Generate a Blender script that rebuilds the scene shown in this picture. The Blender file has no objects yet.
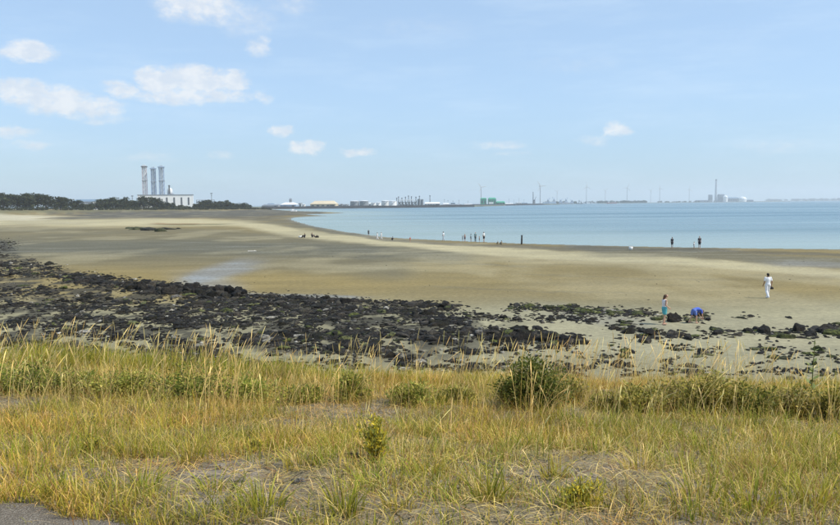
import bpy, bmesh, math, random
import numpy as np
from mathutils import Vector, Matrix

random.seed(7)
rng = np.random.default_rng(11)
sc = bpy.context.scene
COL = sc.collection
R = math.radians

# ------------------------------------------------------------------ camera
F_PX, IW, IH = 750.0, 840.0, 525.0
HC = 7.1
PITCH, ROLL = math.atan((262.5 - 203.8) / F_PX), R(0.5)
fw = Vector((0, math.cos(PITCH), -math.sin(PITCH)))
r0 = Vector((1, 0, 0)); u0 = Vector((0, math.sin(PITCH), math.cos(PITCH)))
rt = r0 * math.cos(ROLL) - u0 * math.sin(ROLL)
up = u0 * math.cos(ROLL) + r0 * math.sin(ROLL)
cam_d = bpy.data.cameras.new('camera')
cam_d.sensor_width = 36; cam_d.lens = 36 * F_PX / IW
cam_d.clip_start = 0.1; cam_d.clip_end = 60000
cam = bpy.data.objects.new('camera', cam_d); COL.objects.link(cam)
m3 = Matrix((rt, up, -fw)).transposed()
cam.matrix_world = Matrix.Translation((0, 0, HC)) @ m3.to_4x4()
sc.camera = cam
FWn, RTn, UPn = np.array(fw), np.array(rt), np.array(up)

def ray(x, y):
    return np.array(fw * F_PX + rt * (x - IW / 2) - up * (y - IH / 2))
def at(x, y, Y):
    """the point on the pixel's ray at distance Y along the ground"""
    d = ray(x, y); t = Y / d[1]
    return np.array((d[0] * t, Y, HC + d[2] * t))
def on_z(x, y, z):
    d = ray(x, y); t = (z - HC) / d[2]
    return np.array((d[0] * t, d[1] * t, z))
def to_px(P):
    q = P - np.array((0, 0, HC))
    dz = np.maximum(q @ FWn, 0.01)
    return IW / 2 + F_PX * (q @ RTn) / dz, IH / 2 - F_PX * (q @ UPn) / dz

# ------------------------------------------------------------------ sky, sun, exposure
SUN_EL, SUN_AZ = R(50), R(106)          # azimuth clockwise from +Y
w = bpy.data.worlds.new('World'); sc.world = w; w.use_nodes = True
nt = w.node_tree; N = nt.nodes; L = nt.links
bg = N['Background']
sky = N.new('ShaderNodeTexSky'); sky.sky_type = 'NISHITA'; sky.sun_disc = False
sky.sun_elevation = SUN_EL; sky.sun_rotation = SUN_AZ
sky.air_density = 1.0; sky.dust_density = 0.35; sky.ozone_density = 3.0; sky.altitude = 0
SKY_STRENGTH = 0.105

def nd(tree, typ, **kw):
    n = tree.nodes.new(typ)
    for k, v in kw.items(): setattr(n, k, v)
    return n
def mth(tree, op, a, b=None, c=None, clamp=False):
    n = tree.nodes.new('ShaderNodeMath'); n.operation = op; n.use_clamp = clamp
    for i, v in enumerate((a, b, c)):
        if v is None: continue
        if isinstance(v, (int, float)): n.inputs[i].default_value = v
        else: tree.links.new(v, n.inputs[i])
    return n.outputs[0]
def rampf(tree, v, a, b, lo=0.0, hi=1.0, smooth=True):
    n = tree.nodes.new('ShaderNodeMapRange'); n.interpolation_type = 'SMOOTHSTEP' if smooth else 'LINEAR'
    n.inputs['From Min'].default_value = a; n.inputs['From Max'].default_value = b
    n.inputs['To Min'].default_value = lo; n.inputs['To Max'].default_value = hi
    tree.links.new(v, n.inputs['Value']); return n.outputs[0]
def mixc(tree, fac, a, b, typ='MIX'):
    n = tree.nodes.new('ShaderNodeMix'); n.data_type = 'RGBA'; n.blend_type = typ
    for sock, v in ((n.inputs[0], fac), (n.inputs[6], a), (n.inputs[7], b)):
        if isinstance(v, (int, float)): sock.default_value = v
        elif isinstance(v, (tuple, list)): sock.default_value = (*v[:3], 1)
        else: tree.links.new(v, sock)
    return n.outputs[2]
def noise(tree, vec, scale, detail=4, rough=0.55, out=0):
    n = tree.nodes.new('ShaderNodeTexNoise'); n.inputs['Scale'].default_value = scale
    n.inputs['Detail'].default_value = detail; n.inputs['Roughness'].default_value = rough
    if vec is not None: tree.links.new(vec, n.inputs['Vector'])
    return n.outputs[out]
def mapping(tree, vec, scale=(1, 1, 1), loc=(0, 0, 0)):
    n = tree.nodes.new('ShaderNodeMapping'); n.inputs['Scale'].default_value = scale; n.inputs['Location'].default_value = loc
    tree.links.new(vec, n.inputs['Vector']); return n.outputs[0]

# fair-weather clouds, laid out by compass direction and height over the horizon
tc = nd(nt, 'ShaderNodeTexCoord'); dirv = tc.outputs['Generated']
sep = nd(nt, 'ShaderNodeSeparateXYZ'); L.new(dirv, sep.inputs[0])
az = mth(nt, 'ARCTAN2', sep.outputs[0], sep.outputs[1])
el = mth(nt, 'ARCSINE', mth(nt, 'MAXIMUM', mth(nt, 'MINIMUM', sep.outputs[2], 0.9999), -0.9999))
comb = nd(nt, 'ShaderNodeCombineXYZ'); L.new(az, comb.inputs[0]); L.new(el, comb.inputs[1])
ae = mapping(nt, comb.outputs[0], (1, 1.5, 1))
warp = nd(nt, 'ShaderNodeSeparateXYZ'); L.new(noise(nt, ae, 26, 6, 0.62, 1), warp.inputs[0])
azw = mth(nt, 'ADD', az, mth(nt, 'MULTIPLY', mth(nt, 'SUBTRACT', warp.outputs[0], 0.5), 0.055))
elw = mth(nt, 'ADD', el, mth(nt, 'MULTIPLY', mth(nt, 'SUBTRACT', warp.outputs[1], 0.5), 0.026))
CLOUDS = [  # px x, px y, half width, half height, strength
    (200, 6, 52, 20, .8), (246, 20, 34, 22, .36), (257, 46, 17, 12, .6), (290, 4, 30, 12, .35),
    (31, 51, 29, 13, 1.0), (22, 93, 34, 15, .95), (62, 102, 40, 17, 1.0), (97, 106, 27, 13, .85), (104, 120, 22, 6, .4),
    (121, 88, 17, 10, .8), (162, 80, 28, 15, 1.15), (196, 80, 36, 16, 1.2), (232, 82, 24, 13, 1.0), (190, 96, 75, 9, .75), (262, 98, 14, 8, .5),
    (283, 129, 17, 7, .95), (307, 147, 19, 9, .95), (360, 151, 23, 6, .8), (14, 131, 22, 7, .65), (34, 144, 18, 5, .5),
    (221, 156, 15, 6, .38), (615, 131, 16, 8, .85), (592, 140, 22, 6, .45), (501, 145, 32, 7, .5),
    (508, 155, 24, 4, .3), (770, 146, 40, 10, .28), (150, 158, 34, 6, .3), (570, 66, 70, 10, .18), (420, 28, 80, 14, .16)]
acc = None
cvec = nd(nt, 'ShaderNodeCombineXYZ'); L.new(azw, cvec.inputs[0]); L.new(elw, cvec.inputs[1])
for cx, cy, hw, hh, s in CLOUDS:
    d = ray(cx, cy); d = d / np.linalg.norm(d)
    a0, e0 = math.atan2(d[0], d[1]), math.asin(d[2])
    iu, iv = F_PX / hw, F_PX / hh
    p = nd(nt, 'ShaderNodeVectorMath', operation='MULTIPLY_ADD'); L.new(cvec.outputs[0], p.inputs[0]); p.inputs[1].default_value = (iu, iv, 0); p.inputs[2].default_value = (-a0 * iu, -e0 * iv, 0)
    q = nd(nt, 'ShaderNodeVectorMath', operation='DOT_PRODUCT'); L.new(p.outputs[0], q.inputs[0]); L.new(p.outputs[0], q.inputs[1])
    v = mth(nt, 'MULTIPLY_ADD', q.outputs['Value'], -s, s)
    acc = v if acc is None else mth(nt, 'MAXIMUM', acc, v)
# the same broken cloud continues all round the sky beyond the part in view
fardir = rampf(nt, mth(nt, 'ABSOLUTE', az), 0.62, 0.9)
high = rampf(nt, el, 0.36, 0.6)
outside = mth(nt, 'MAXIMUM', fardir, high)
fn = noise(nt, mapping(nt, dirv, (1, 1, 2.2)), 4.5, 8, 0.6)
accg = mth(nt, 'MULTIPLY', mth(nt, 'MULTIPLY', rampf(nt, fn, 0.58, 0.74), outside), 0.9)
acc = mth(nt, 'MAXIMUM', mth(nt, 'MAXIMUM', acc, accg), 0.0)
edge = noise(nt, ae, 70, 5, 0.6)
cov = mth(nt, 'MULTIPLY', acc, rampf(nt, edge, 0.25, 0.7, 0.55, 1.25))
cover = rampf(nt, cov, 0.0, 0.80)
# thin cirrus veil
veil = noise(nt, mapping(nt, comb.outputs[0], (1.0, 5.0, 1)), 4.5, 6, 0.62)
veilf = rampf(nt, veil, 0.42, 0.78, 0.0, 0.26)
shade = rampf(nt, noise(nt, ae, 40, 5, 0.6), 0.35, 0.65)
ccol = mixc(nt, shade, (7.4, 7.9, 8.6), (9.3, 9.3, 9.25))
pale = mixc(nt, 0.45, mixc(nt, 1.0, sky.outputs[0], (1.0, 1.12, 1.22), 'MULTIPLY'), (6.5, 8.9, 11.8))
low = rampf(nt, el, -0.02, 0.16)
pale = mixc(nt, 1.0, pale, mixc(nt, low, (.80, .83, .84), (1, 1, 1)), 'MULTIPLY')
skyc = mixc(nt, veilf, pale, (7.4, 8.8, 10.2))
skyc = mixc(nt, mth(nt, 'MULTIPLY', cover, 0.74), skyc, ccol)
L.new(skyc, bg.inputs[0]); bg.inputs[1].default_value = SKY_STRENGTH
w.cycles.sampling_method = 'MANUAL'; w.cycles.sample_map_resolution = 256

sun_d = bpy.data.lights.new('sun', 'SUN'); sun_d.energy = 4.6; sun_d.angle = R(0.53); sun_d.color = (1, 0.945, 0.85)
sun = bpy.data.objects.new('sun', sun_d); COL.objects.link(sun)
sd = Vector((math.sin(SUN_AZ) * math.cos(SUN_EL), math.cos(SUN_AZ) * math.cos(SUN_EL), math.sin(SUN_EL)))
sun.rotation_euler = sd.to_track_quat('Z', 'Y').to_euler(); sun.location = (40, -10, 60)
vs = sc.view_settings; vs.view_transform = 'Standard'; vs.look = 'None'; vs.gamma = 1; vs.exposure = 0.0; vs.use_curve_mapping = False
sc.cycles.max_bounces = 4; sc.cycles.diffuse_bounces = 2; sc.cycles.glossy_bounces = 2; sc.cycles.transparent_max_bounces = 4; sc.cycles.volume_bounces = 2; sc.cycles.use_denoising = True
sc.cycles.volume_step_rate = 1.0

# ------------------------------------------------------------------ materials
MATS = {}
def new_mat(name):
    m = bpy.data.materials.new(name); m.use_nodes = True; MATS[name] = m
    return m, m.node_tree, m.node_tree.nodes['Principled BSDF']
def plain(name, col, rough=0.7, var=0.12, scale=0.6, metal=0.0, spec=0.3):
    if name in MATS: return MATS[name]
    m, t, b = new_mat(name)
    co = nd(t, 'ShaderNodeTexCoord').outputs['Object']
    f = noise(t, co, scale, 6, 0.6)
    lo = tuple(c * (1 - var) for c in col); hi = tuple(min(1, c * (1 + var)) for c in col)
    t.links.new(mixc(t, rampf(t, f, 0.3, 0.7), lo, hi), b.inputs['Base Color'])
    b.inputs['Roughness'].default_value = rough; b.inputs['Metallic'].default_value = metal
    b.inputs['Specular IOR Level'].default_value = spec
    return m
def attr(t, name='col', out='Color'):
    n = nd(t, 'ShaderNodeAttribute'); n.attribute_name = name; return n.outputs[out]
def bump(t, b, h, strength=0.3, dist=0.05):
    n = nd(t, 'ShaderNodeBump'); n.inputs['Strength'].default_value = strength; n.inputs['Distance'].default_value = dist
    t.links.new(h, n.inputs['Height']); t.links.new(n.outputs[0], b.inputs['Normal'])

# leaves and blades: colour stored per blade, thin and translucent
def leaf_mat(name, trans=0.35, rough=0.55):
    m, t, b = new_mat(name)
    c = attr(t)
    b.inputs['Roughness'].default_value = rough; b.inputs['Specular IOR Level'].default_value = 0.2
    t.links.new(c, b.inputs['Base Color'])
    tr = nd(t, 'ShaderNodeBsdfTranslucent'); t.links.new(c, tr.inputs[0])
    mx = nd(t, 'ShaderNodeMixShader'); mx.inputs[0].default_value = trans
    t.links.new(b.outputs[0], mx.inputs[1]); t.links.new(tr.outputs[0], mx.inputs[2])
    t.links.new(mx.outputs[0], t.nodes['Material Output'].inputs['Surface'])
    return m
leaf_mat('blade', 0.34); leaf_mat('leaf', 0.35)

def m_sand():
    m, t, b = new_mat('sand')
    pos = nd(t, 'ShaderNodeNewGeometry').outputs['Position']
    c = attr(t, 'col'); wet = attr(t, 'wet', 'Fac')
    n1 = noise(t, mapping(t, pos, (0.35, 0.9, 1)), 0.22, 8, 0.62)       # broad tidal mottling
    n2 = noise(t, pos, 2.6, 6, 0.65)
    n3 = noise(t, mapping(t, pos, (0.6, 1.6, 1)), 9.0, 3, 0.6)
    c = mixc(t, 1.0, c, mixc(t, rampf(t, n1, 0.3, 0.7), (.86, .87, .88), (1.10, 1.10, 1.08)), 'MULTIPLY')
    c = mixc(t, 1.0, c, mixc(t, rampf(t, n2, 0.3, 0.7), (.86, .86, .86), (1.12, 1.12, 1.11)), 'MULTIPLY')
    c = mixc(t, 1.0, c, mixc(t, rampf(t, n3, 0.33, 0.67), (.87, .87, .86), (1.10, 1.10, 1.10)), 'MULTIPLY')
    t.links.new(c, b.inputs['Base Color'])
    wv = mth(t, 'ADD', wet, mth(t, 'ADD', mth(t, 'MULTIPLY', mth(t, 'SUBTRACT', n1, 0.5), 1.3), mth(t, 'MULTIPLY', mth(t, 'SUBTRACT', n2, 0.5), 0.8)))
    t.links.new(rampf(t, wv, 0.25, 1.0, 0.92, 0.22), b.inputs['Roughness'])
    t.links.new(rampf(t, wv, 0.2, 0.95, 0.10, 0.5), b.inputs['Specular IOR Level'])
    h = mth(t, 'ADD', mth(t, 'MULTIPLY', n2, 0.6), mth(t, 'MULTIPLY', n3, 0.35))
    h = mth(t, 'MULTIPLY', h, rampf(t, wet, 0.3, 0.9, 1.0, 0.05))
    bump(t, b, h, 0.55, 0.09)
m_sand()

def m_water():
    m, t, b = new_mat('sea_water')
    pos = nd(t, 'ShaderNodeNewGeometry').outputs['Position']
    shoal = attr(t, 'shoal', 'Fac')
    band = noise(t, mapping(t, pos, (0.0016, 0.012, 1)), 1.0, 5, 0.6)
    deep = mixc(t, rampf(t, band, 0.35, 0.65), (.058, .135, .175), (.115, .205, .235))
    c = mixc(t, shoal, deep, (.235, .295, .255))
    t.links.new(c, b.inputs['Base Color'])
    b.inputs['IOR'].default_value = 1.33
    t.links.new(rampf(t, band, 0.3, 0.7, 0.34, 0.20), b.inputs['Roughness'])
    b.inputs['Specular IOR Level'].default_value = 0.5
    w1 = noise(t, mapping(t, pos, (0.5, 1.3, 1)), 0.55, 4, 0.6)
    w2 = noise(t, mapping(t, pos, (0.12, 0.34, 1)), 0.5, 3, 0.5)
    bump(t, b, mth(t, 'ADD', mth(t, 'MULTIPLY', w1, 0.4), w2), 0.55, 0.35)
m_water()

def m_bank():
    m, t, b = new_mat('bank_ground')
    pos = nd(t, 'ShaderNodeNewGeometry').outputs['Position']
    n1 = noise(t, pos, 1.1, 7, 0.62); n2 = noise(t, pos, 11, 5, 0.65); n3 = noise(t, pos, 55, 3, 0.7)
    stone = mixc(t, rampf(t, n2, 0.3, 0.7), (.17, .14, .11), (.33, .28, .215))
    soil = mixc(t, rampf(t, n3, 0.3, 0.7), (.13, .105, .062), (.29, .235, .14))
    vo = nd(t, 'ShaderNodeTexVoronoi'); vo.feature = 'DISTANCE_TO_EDGE'; vo.inputs['Scale'].default_value = 3.2
    wv = nd(t, 'ShaderNodeVectorMath'); wv.operation = 'MULTIPLY_ADD'
    nn = noise(t, pos, 3.0, 4, 0.6, 1); t.links.new(nn, wv.inputs[0]); wv.inputs[1].default_value = (.35, .35, .35); t.links.new(pos, wv.inputs[2])
    t.links.new(wv.outputs[0], vo.inputs['Vector'])
    crack = rampf(t, vo.outputs['Distance'], 0.0, 0.05)
    stone = mixc(t, crack, (.06, .05, .035), stone)
    c = mixc(t, rampf(t, n1, 0.36, 0.54), stone, soil)
    c = mixc(t, 1.0, c, mixc(t, rampf(t, n3, 0.25, 0.75), (.75, .75, .75), (1.25, 1.25, 1.25)), 'MULTIPLY')
    t.links.new(c, b.inputs['Base Color']); b.inputs['Roughness'].default_value = 0.95; b.inputs['Specular IOR Level'].default_value = 0.15
    h = mth(t, 'ADD', mth(t, 'MULTIPLY', crack, 0.5), mth(t, 'ADD', mth(t, 'MULTIPLY', n3, 0.35), mth(t, 'MULTIPLY', n2, 0.6)))
    bump(t, b, h, 0.9, 0.05)
m_bank()

def m_asphalt():
    m, t, b = new_mat('asphalt')
    pos = nd(t, 'ShaderNodeNewGeometry').outputs['Position']
    n1 = noise(t, pos, 2.0, 5, 0.6); n2 = noise(t, pos, 120, 2, 0.7); n3 = noise(t, pos, 40, 4, 0.7)
    c = mixc(t, rampf(t, n1, 0.3, 0.7), (.20, .165, .125), (.29, .245, .19))
    c = mixc(t, rampf(t, n2, 0.52, 0.66), c, (.52, .46, .37))
    c = mixc(t, rampf(t, n3, 0.55, 0.75, 0, .6), c, (.10, .085, .065))
    t.links.new(c, b.inputs['Base Color']); b.inputs['Roughness'].default_value = 0.95; b.inputs['Specular IOR Level'].default_value = 0.1
    bump(t, b, mth(t, 'ADD', n2, n3), 1.0, 0.03)
m_asphalt()

def m_rock():
    m, t, b = new_mat('weed_rock')
    pos = nd(t, 'ShaderNodeNewGeometry').outputs['Position']
    c = attr(t)
    n1 = noise(t, pos, 6, 6, 0.68); n2 = noise(t, pos, 24, 4, 0.7); n3 = noise(t, pos, 1.3, 3, 0.5)
    k = mixc(t, rampf(t, n1, 0.32, 0.68), (.35, .35, .35), (1.9, 1.85, 1.7))
    c = mixc(t, 1.0, c, k, 'MULTIPLY')
    c = mixc(t, rampf(t, n2, 0.60, 0.78, 0, .35), c, (.085, .078, .055))
    c = mixc(t, rampf(t, n3, 0.55, 0.72, 0, .35), c, (.05, .055, .018))
    t.links.new(c, b.inputs['Base Color'])
    t.links.new(rampf(t, n1, 0.3, 0.7, 0.55, 0.95), b.inputs['Roughness']); b.inputs['Specular IOR Level'].default_value = 0.25
    bump(t, b, mth(t, 'ADD', n1, mth(t, 'MULTIPLY', n2, 0.6)), 1.0, 0.2)
m_rock()

# ------------------------------------------------------------------ mesh helpers
def link(o, parent=None):
    COL.objects.link(o)
    if parent is not None: o.parent = parent
    return o
def mesh_np(name, V, faces, mat, parent=None, attrs=None, smooth=False):
    """faces: (n,3) or (n,4) int array"""
    me = bpy.data.meshes.new(name)
    V = np.asarray(V, np.float32); Fc = np.asarray(faces, np.int32); k = Fc.shape[1]
    me.vertices.add(len(V)); me.vertices.foreach_set('co', V.ravel())
    me.loops.add(Fc.size); me.loops.foreach_set('vertex_index', Fc.ravel())
    me.polygons.add(len(Fc)); me.polygons.foreach_set('loop_start', np.arange(0, Fc.size, k, dtype=np.int32))
    me.update(calc_edges=True)
    for an, arr in (attrs or {}).items():
        arr = np.asarray(arr, np.float32)
        if arr.ndim == 2:
            a = me.attributes.new(an, 'FLOAT_COLOR', 'POINT')
            a.data.foreach_set('color', np.concatenate([arr, np.ones((len(arr), 1), np.float32)], 1).ravel())
        else:
            a = me.attributes.new(an, 'FLOAT', 'POINT'); a.data.foreach_set('value', arr)
    if smooth: me.polygons.foreach_set('use_smooth', np.ones(len(Fc), bool))
    me.materials.append(MATS[mat] if isinstance(mat, str) else mat)
    me.validate()
    return link(bpy.data.objects.new(name, me), parent)
def bm_obj(name, bm, mat, parent=None, smooth=False):
    me = bpy.data.meshes.new(name); bmesh.ops.recalc_face_normals(bm, faces=bm.faces[:]); bm.to_mesh(me); bm.free()
    me.materials.append(MATS[mat] if isinstance(mat, str) else mat)
    if smooth:
        for p in me.polygons: p.use_smooth = True
    return link(bpy.data.objects.new(name, me), parent)
def tag(o, label=None, cat=None, group=None, kind=None):
    if label: o['label'] = label
    if cat: o['category'] = cat
    if group: o['group'] = group
    if kind: o['kind'] = kind
    return o
def thing(name, loc, label, cat, group=None, rz=0.0):
    o = bpy.data.objects.new(name, None); COL.objects.link(o); o.empty_display_size = 0.2
    o.location = loc; o.rotation_euler = (0, 0, rz)
    return tag(o, label, cat, group)
def b_box(bm, c, s, rz=0.0):
    x, y, z = (v / 2 for v in s)
    co = [(-x, -y, -z), (x, -y, -z), (x, y, -z), (-x, y, -z), (-x, -y, z), (x, -y, z), (x, y, z), (-x, y, z)]
    ca, sa = math.cos(rz), math.sin(rz)
    vs_ = [bm.verts.new((c[0] + p[0] * ca - p[1] * sa, c[1] + p[0] * sa + p[1] * ca, c[2] + p[2])) for p in co]
    for f in ((0, 3, 2, 1), (4, 5, 6, 7), (0, 1, 5, 4), (1, 2, 6, 5), (2, 3, 7, 6), (3, 0, 4, 7)):
        bm.faces.new([vs_[i] for i in f])
def b_tube(bm, p0, p1, r0_, r1_=None, n=8):
    r1_ = r0_ if r1_ is None else r1_
    p0, p1 = Vector(p0), Vector(p1); d = (p1 - p0).normalized()
    a = d.orthogonal().normalized(); b = d.cross(a)
    A = [bm.verts.new(p0 + (a * math.cos(2 * math.pi * i / n) + b * math.sin(2 * math.pi * i / n)) * r0_) for i in range(n)]
    B = [bm.verts.new(p1 + (a * math.cos(2 * math.pi * i / n) + b * math.sin(2 * math.pi * i / n)) * r1_) for i in range(n)]
    for i in range(n): bm.faces.new((A[i], A[(i + 1) % n], B[(i + 1) % n], B[i]))
    bm.faces.new(A[::-1]); bm.faces.new(B)
def b_lathe(bm, prof, c=(0, 0, 0), n=20):
    rings = []
    for r, z in prof:
        rings.append([bm.verts.new((c[0] + r * math.cos(2 * math.pi * i / n), c[1] + r * math.sin(2 * math.pi * i / n), c[2] + z)) for i in range(n)])
    for a, b in zip(rings, rings[1:]):
        for i in range(n): bm.faces.new((a[i], a[(i + 1) % n], b[(i + 1) % n], b[i]))
    bm.faces.new(rings[0][::-1]); bm.faces.new(rings[-1])
def b_prism(bm, outline, z0, z1):
    A = [bm.verts.new((x, y, z0)) for x, y in outline]; B = [bm.verts.new((x, y, z1)) for x, y in outline]
    n = len(A)
    for i in range(n): bm.faces.new((A[i], A[(i + 1) % n], B[(i + 1) % n], B[i]))
    bm.faces.new(A[::-1]); bm.faces.new(B)
def part(name, mat, parent, fn, *a, smooth=False, **k):
    bm = bmesh.new(); fn(bm, *a, **k); return bm_obj(name, bm, mat, parent, smooth)

# value noise for heights and scatter, in metres
_tab = rng.random((256, 256))
def vnoise(x, y):
    xi, yi = np.floor(x).astype(int), np.floor(y).astype(int)
    fx, fy = x - xi, y - yi; fx = fx * fx * (3 - 2 * fx); fy = fy * fy * (3 - 2 * fy)
    g = lambda i, j: _tab[i & 255, j & 255]
    return (g(xi, yi) * (1 - fx) + g(xi + 1, yi) * fx) * (1 - fy) + (g(xi, yi + 1) * (1 - fx) + g(xi + 1, yi + 1) * fx) * fy
def fbm(x, y, o=4):
    s = 0; a = .5
    for i in range(o): s = s + a * vnoise(x + 17.3 * i, y + 9.1 * i); x = x * 2.03; y = y * 2.03; a *= .5
    return s / (1 - .5 ** o)
def sstep(x, a, b):
    t = np.clip((x - a) / (b - a), 0, 1); return t * t * (3 - 2 * t)

# ------------------------------------------------------------------ terrain heights
SHORE_PX = [(1500, 263), (1100, 255.5), (840, 250.5), (760, 249.6), (670, 248.2), (600, 246.6), (530, 244.8), (480, 242.8), (450, 241.4), (400, 239),
            (370, 236), (340, 231.5), (310, 226), (294, 221.5), (289.5, 219.5), (293, 217.6), (306, 216.6), (326, 215.9), (312, 215.1), (304, 214.4),
            (322, 213.8), (344, 213.1), (320, 211.8), (300, 211.2), (288, 210.6), (278, 210.0), (268, 209.2)]
shore = [on_z(x, y, 0.0)[:2] for x, y in SHORE_PX]
land = np.array(shore + [(-215, 1320), (-150, 1600), (-100, 2600), (-2600, 2600), (-2600, -400), (900, -400), (900, shore[0][1])])
def shore_sd(X, Y):
    """signed distance to the water's edge, positive on land"""
    P = np.stack([X, Y], -1); best = np.full(X.shape, 1e9); inside = np.zeros(X.shape, bool)
    for i in range(len(land)):
        a, b = land[i], land[(i + 1) % len(land)]
        ab = b - a; t = np.clip(((P - a) @ ab) / (ab @ ab), 0, 1)
        d = P - a - t[..., None] * ab
        best = np.minimum(best, np.hypot(d[..., 0], d[..., 1]))
        c = (a[1] > Y) != (b[1] > Y)
        with np.errstate(divide='ignore', invalid='ignore'):
            xi = (b[0] - a[0]) * (Y - a[1]) / (b[1] - a[1]) + a[0]
        inside ^= c & (X < xi)
    return np.where(inside, best, -best)
def dike_q(X, Y): return Y + 0.10 * X
def dike_z(X, Y):
    q = dike_q(X, Y)
    edge = 12.0 + 0.35 * np.sin(X * 0.7 + 1.0) + 0.25 * np.sin(X * 1.9)
    z = 5.42 - 0.17 * np.clip(q - 4.0, 0, None)
    z = np.where(q > edge, 5.42 - 0.17 * (edge - 4.0) - 0.40 * (q - edge), z)
    z = z + (.16 + .18 * sstep(-X, .5, 6)) * sstep(q, 7, 11.5)
    return z + 0.16 * (fbm(X * .9, Y * .9) - .5) * sstep(q, 3.6, 5) + 0.05 * (fbm(X * 4, Y * 4, 3) - .5) * sstep(q, 4, 5)
def beach_z(X, Y, sdv=None):
    s = shore_sd(X, Y) if sdv is None else sdv
    far = sstep(np.hypot(X, Y), 60, 200)
    h = np.where(s > 0, 0.46 * (1 - np.exp(-np.clip(s, 0, None) / 38)), np.maximum(s * 0.03, -4))
    h = h + np.where(s > 3, 1, np.clip(s, 0, 3) / 3) * ((0.10 * (fbm(X * .12, Y * .12) - .5)) * (1 - .5 * far) + 0.03 * (fbm(X * 1.1, Y * 1.6, 3) - .5) * (1 - far))
    # dunes carrying the wood in the north-west
    tx, ty = -385.0, 620.0; ux, uy = 165.0, 400.0; ul = math.hypot(ux, uy); ux /= ul; uy /= ul
    along = (X - tx) * ux + (Y - ty) * uy; acr = -(X - tx) * uy + (Y - ty) * ux       # >0 landward (west)
    crest = np.interp(along, [-400, -60, 60, 200, 330, 430, 520], [5.0, 5.0, 4.6, 3.4, 2.3, 1.6, 1.2])
    dune = crest * sstep(acr, -45, 4) * sstep(s, 0, 30)
    return np.maximum(h, np.where(s > 0, dune + 0.2, -9))
def ground_z(X, Y):
    X = np.asarray(X, float); Y = np.asarray(Y, float)
    return np.maximum(dike_z(X, Y), beach_z(X, Y))
def drop(x, y, it=8):
    """world point where the pixel's ray meets the beach"""
    z = 0.3
    for _ in range(it):
        p = on_z(x, y, z); z = float(beach_z(np.array([p[0]]), np.array([p[1]]))[0])
    return np.array((p[0], p[1], z))

# ------------------------------------------------------------------ sea
def build_sea():
    na = 180; rs = np.concatenate([[0], np.geomspace(40, 12000, 90)])
    A, Rr = np.meshgrid(np.linspace(0, 2 * np.pi, na, endpoint=False), rs[1:])
    X, Y = (Rr * np.sin(A)).ravel(), (Rr * np.cos(A)).ravel()
    V = np.stack([X, Y, np.zeros_like(X)], 1); V = np.vstack([V, [[0, 0, 0]]])
    nr = len(rs) - 1; i = np.arange(nr - 1)[:, None] * na; j = np.arange(na)[None]; j2 = (j + 1) % na
    Fq = np.stack([i + j, i + na + j, i + na + j2, i + j2], -1).reshape(-1, 4)
    return V, Fq
# finer sheet in front of the beach so the shoals follow the water's edge
def polar_grid(a0, a1, na, dists):
    A, D = np.meshgrid(np.linspace(a0, a1, na), dists)
    X, Y = D * np.tan(A), D
    nr = len(dists); i = np.arange(nr - 1)[:, None] * na; j = np.arange(na - 1)[None]
    Fq = np.stack([i + j, i + j + 1, i + na + j + 1, i + na + j], -1).reshape(-1, 4)
    return X.ravel(), Y.ravel(), Fq
def sea_sheet():
    ds = np.concatenate([[-300, 10, 60], np.geomspace(80, 1600, 150), np.geomspace(1700, 11800, 14)])
    xs_n = 241
    s = np.linspace(-1, 1, xs_n)
    D, S = np.meshgrid(ds, s, indexing='ij')
    half = 700 + np.abs(D) * 0.95
    X = (S * half).ravel(); Y = D.ravel()
    sdv = shore_sd(X, Y)
    shoal = np.clip(sstep(-sdv, 90, 2) * .75 + sstep(-sdv, 260, 40) * .3, 0, 1)
    nr, na = len(ds), xs_n; i = np.arange(nr - 1)[:, None] * na; j = np.arange(na - 1)[None]
    Fq = np.stack([i + j, i + j + 1, i + na + j + 1, i + na + j], -1).reshape(-1, 4)
    o = mesh_np('sea', np.stack([X, Y, np.zeros_like(X)], 1), Fq, 'sea_water', attrs={'shoal': shoal})
    tag(o, 'calm blue sea of the bay', None, None, 'structure')
sea_sheet()

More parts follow.
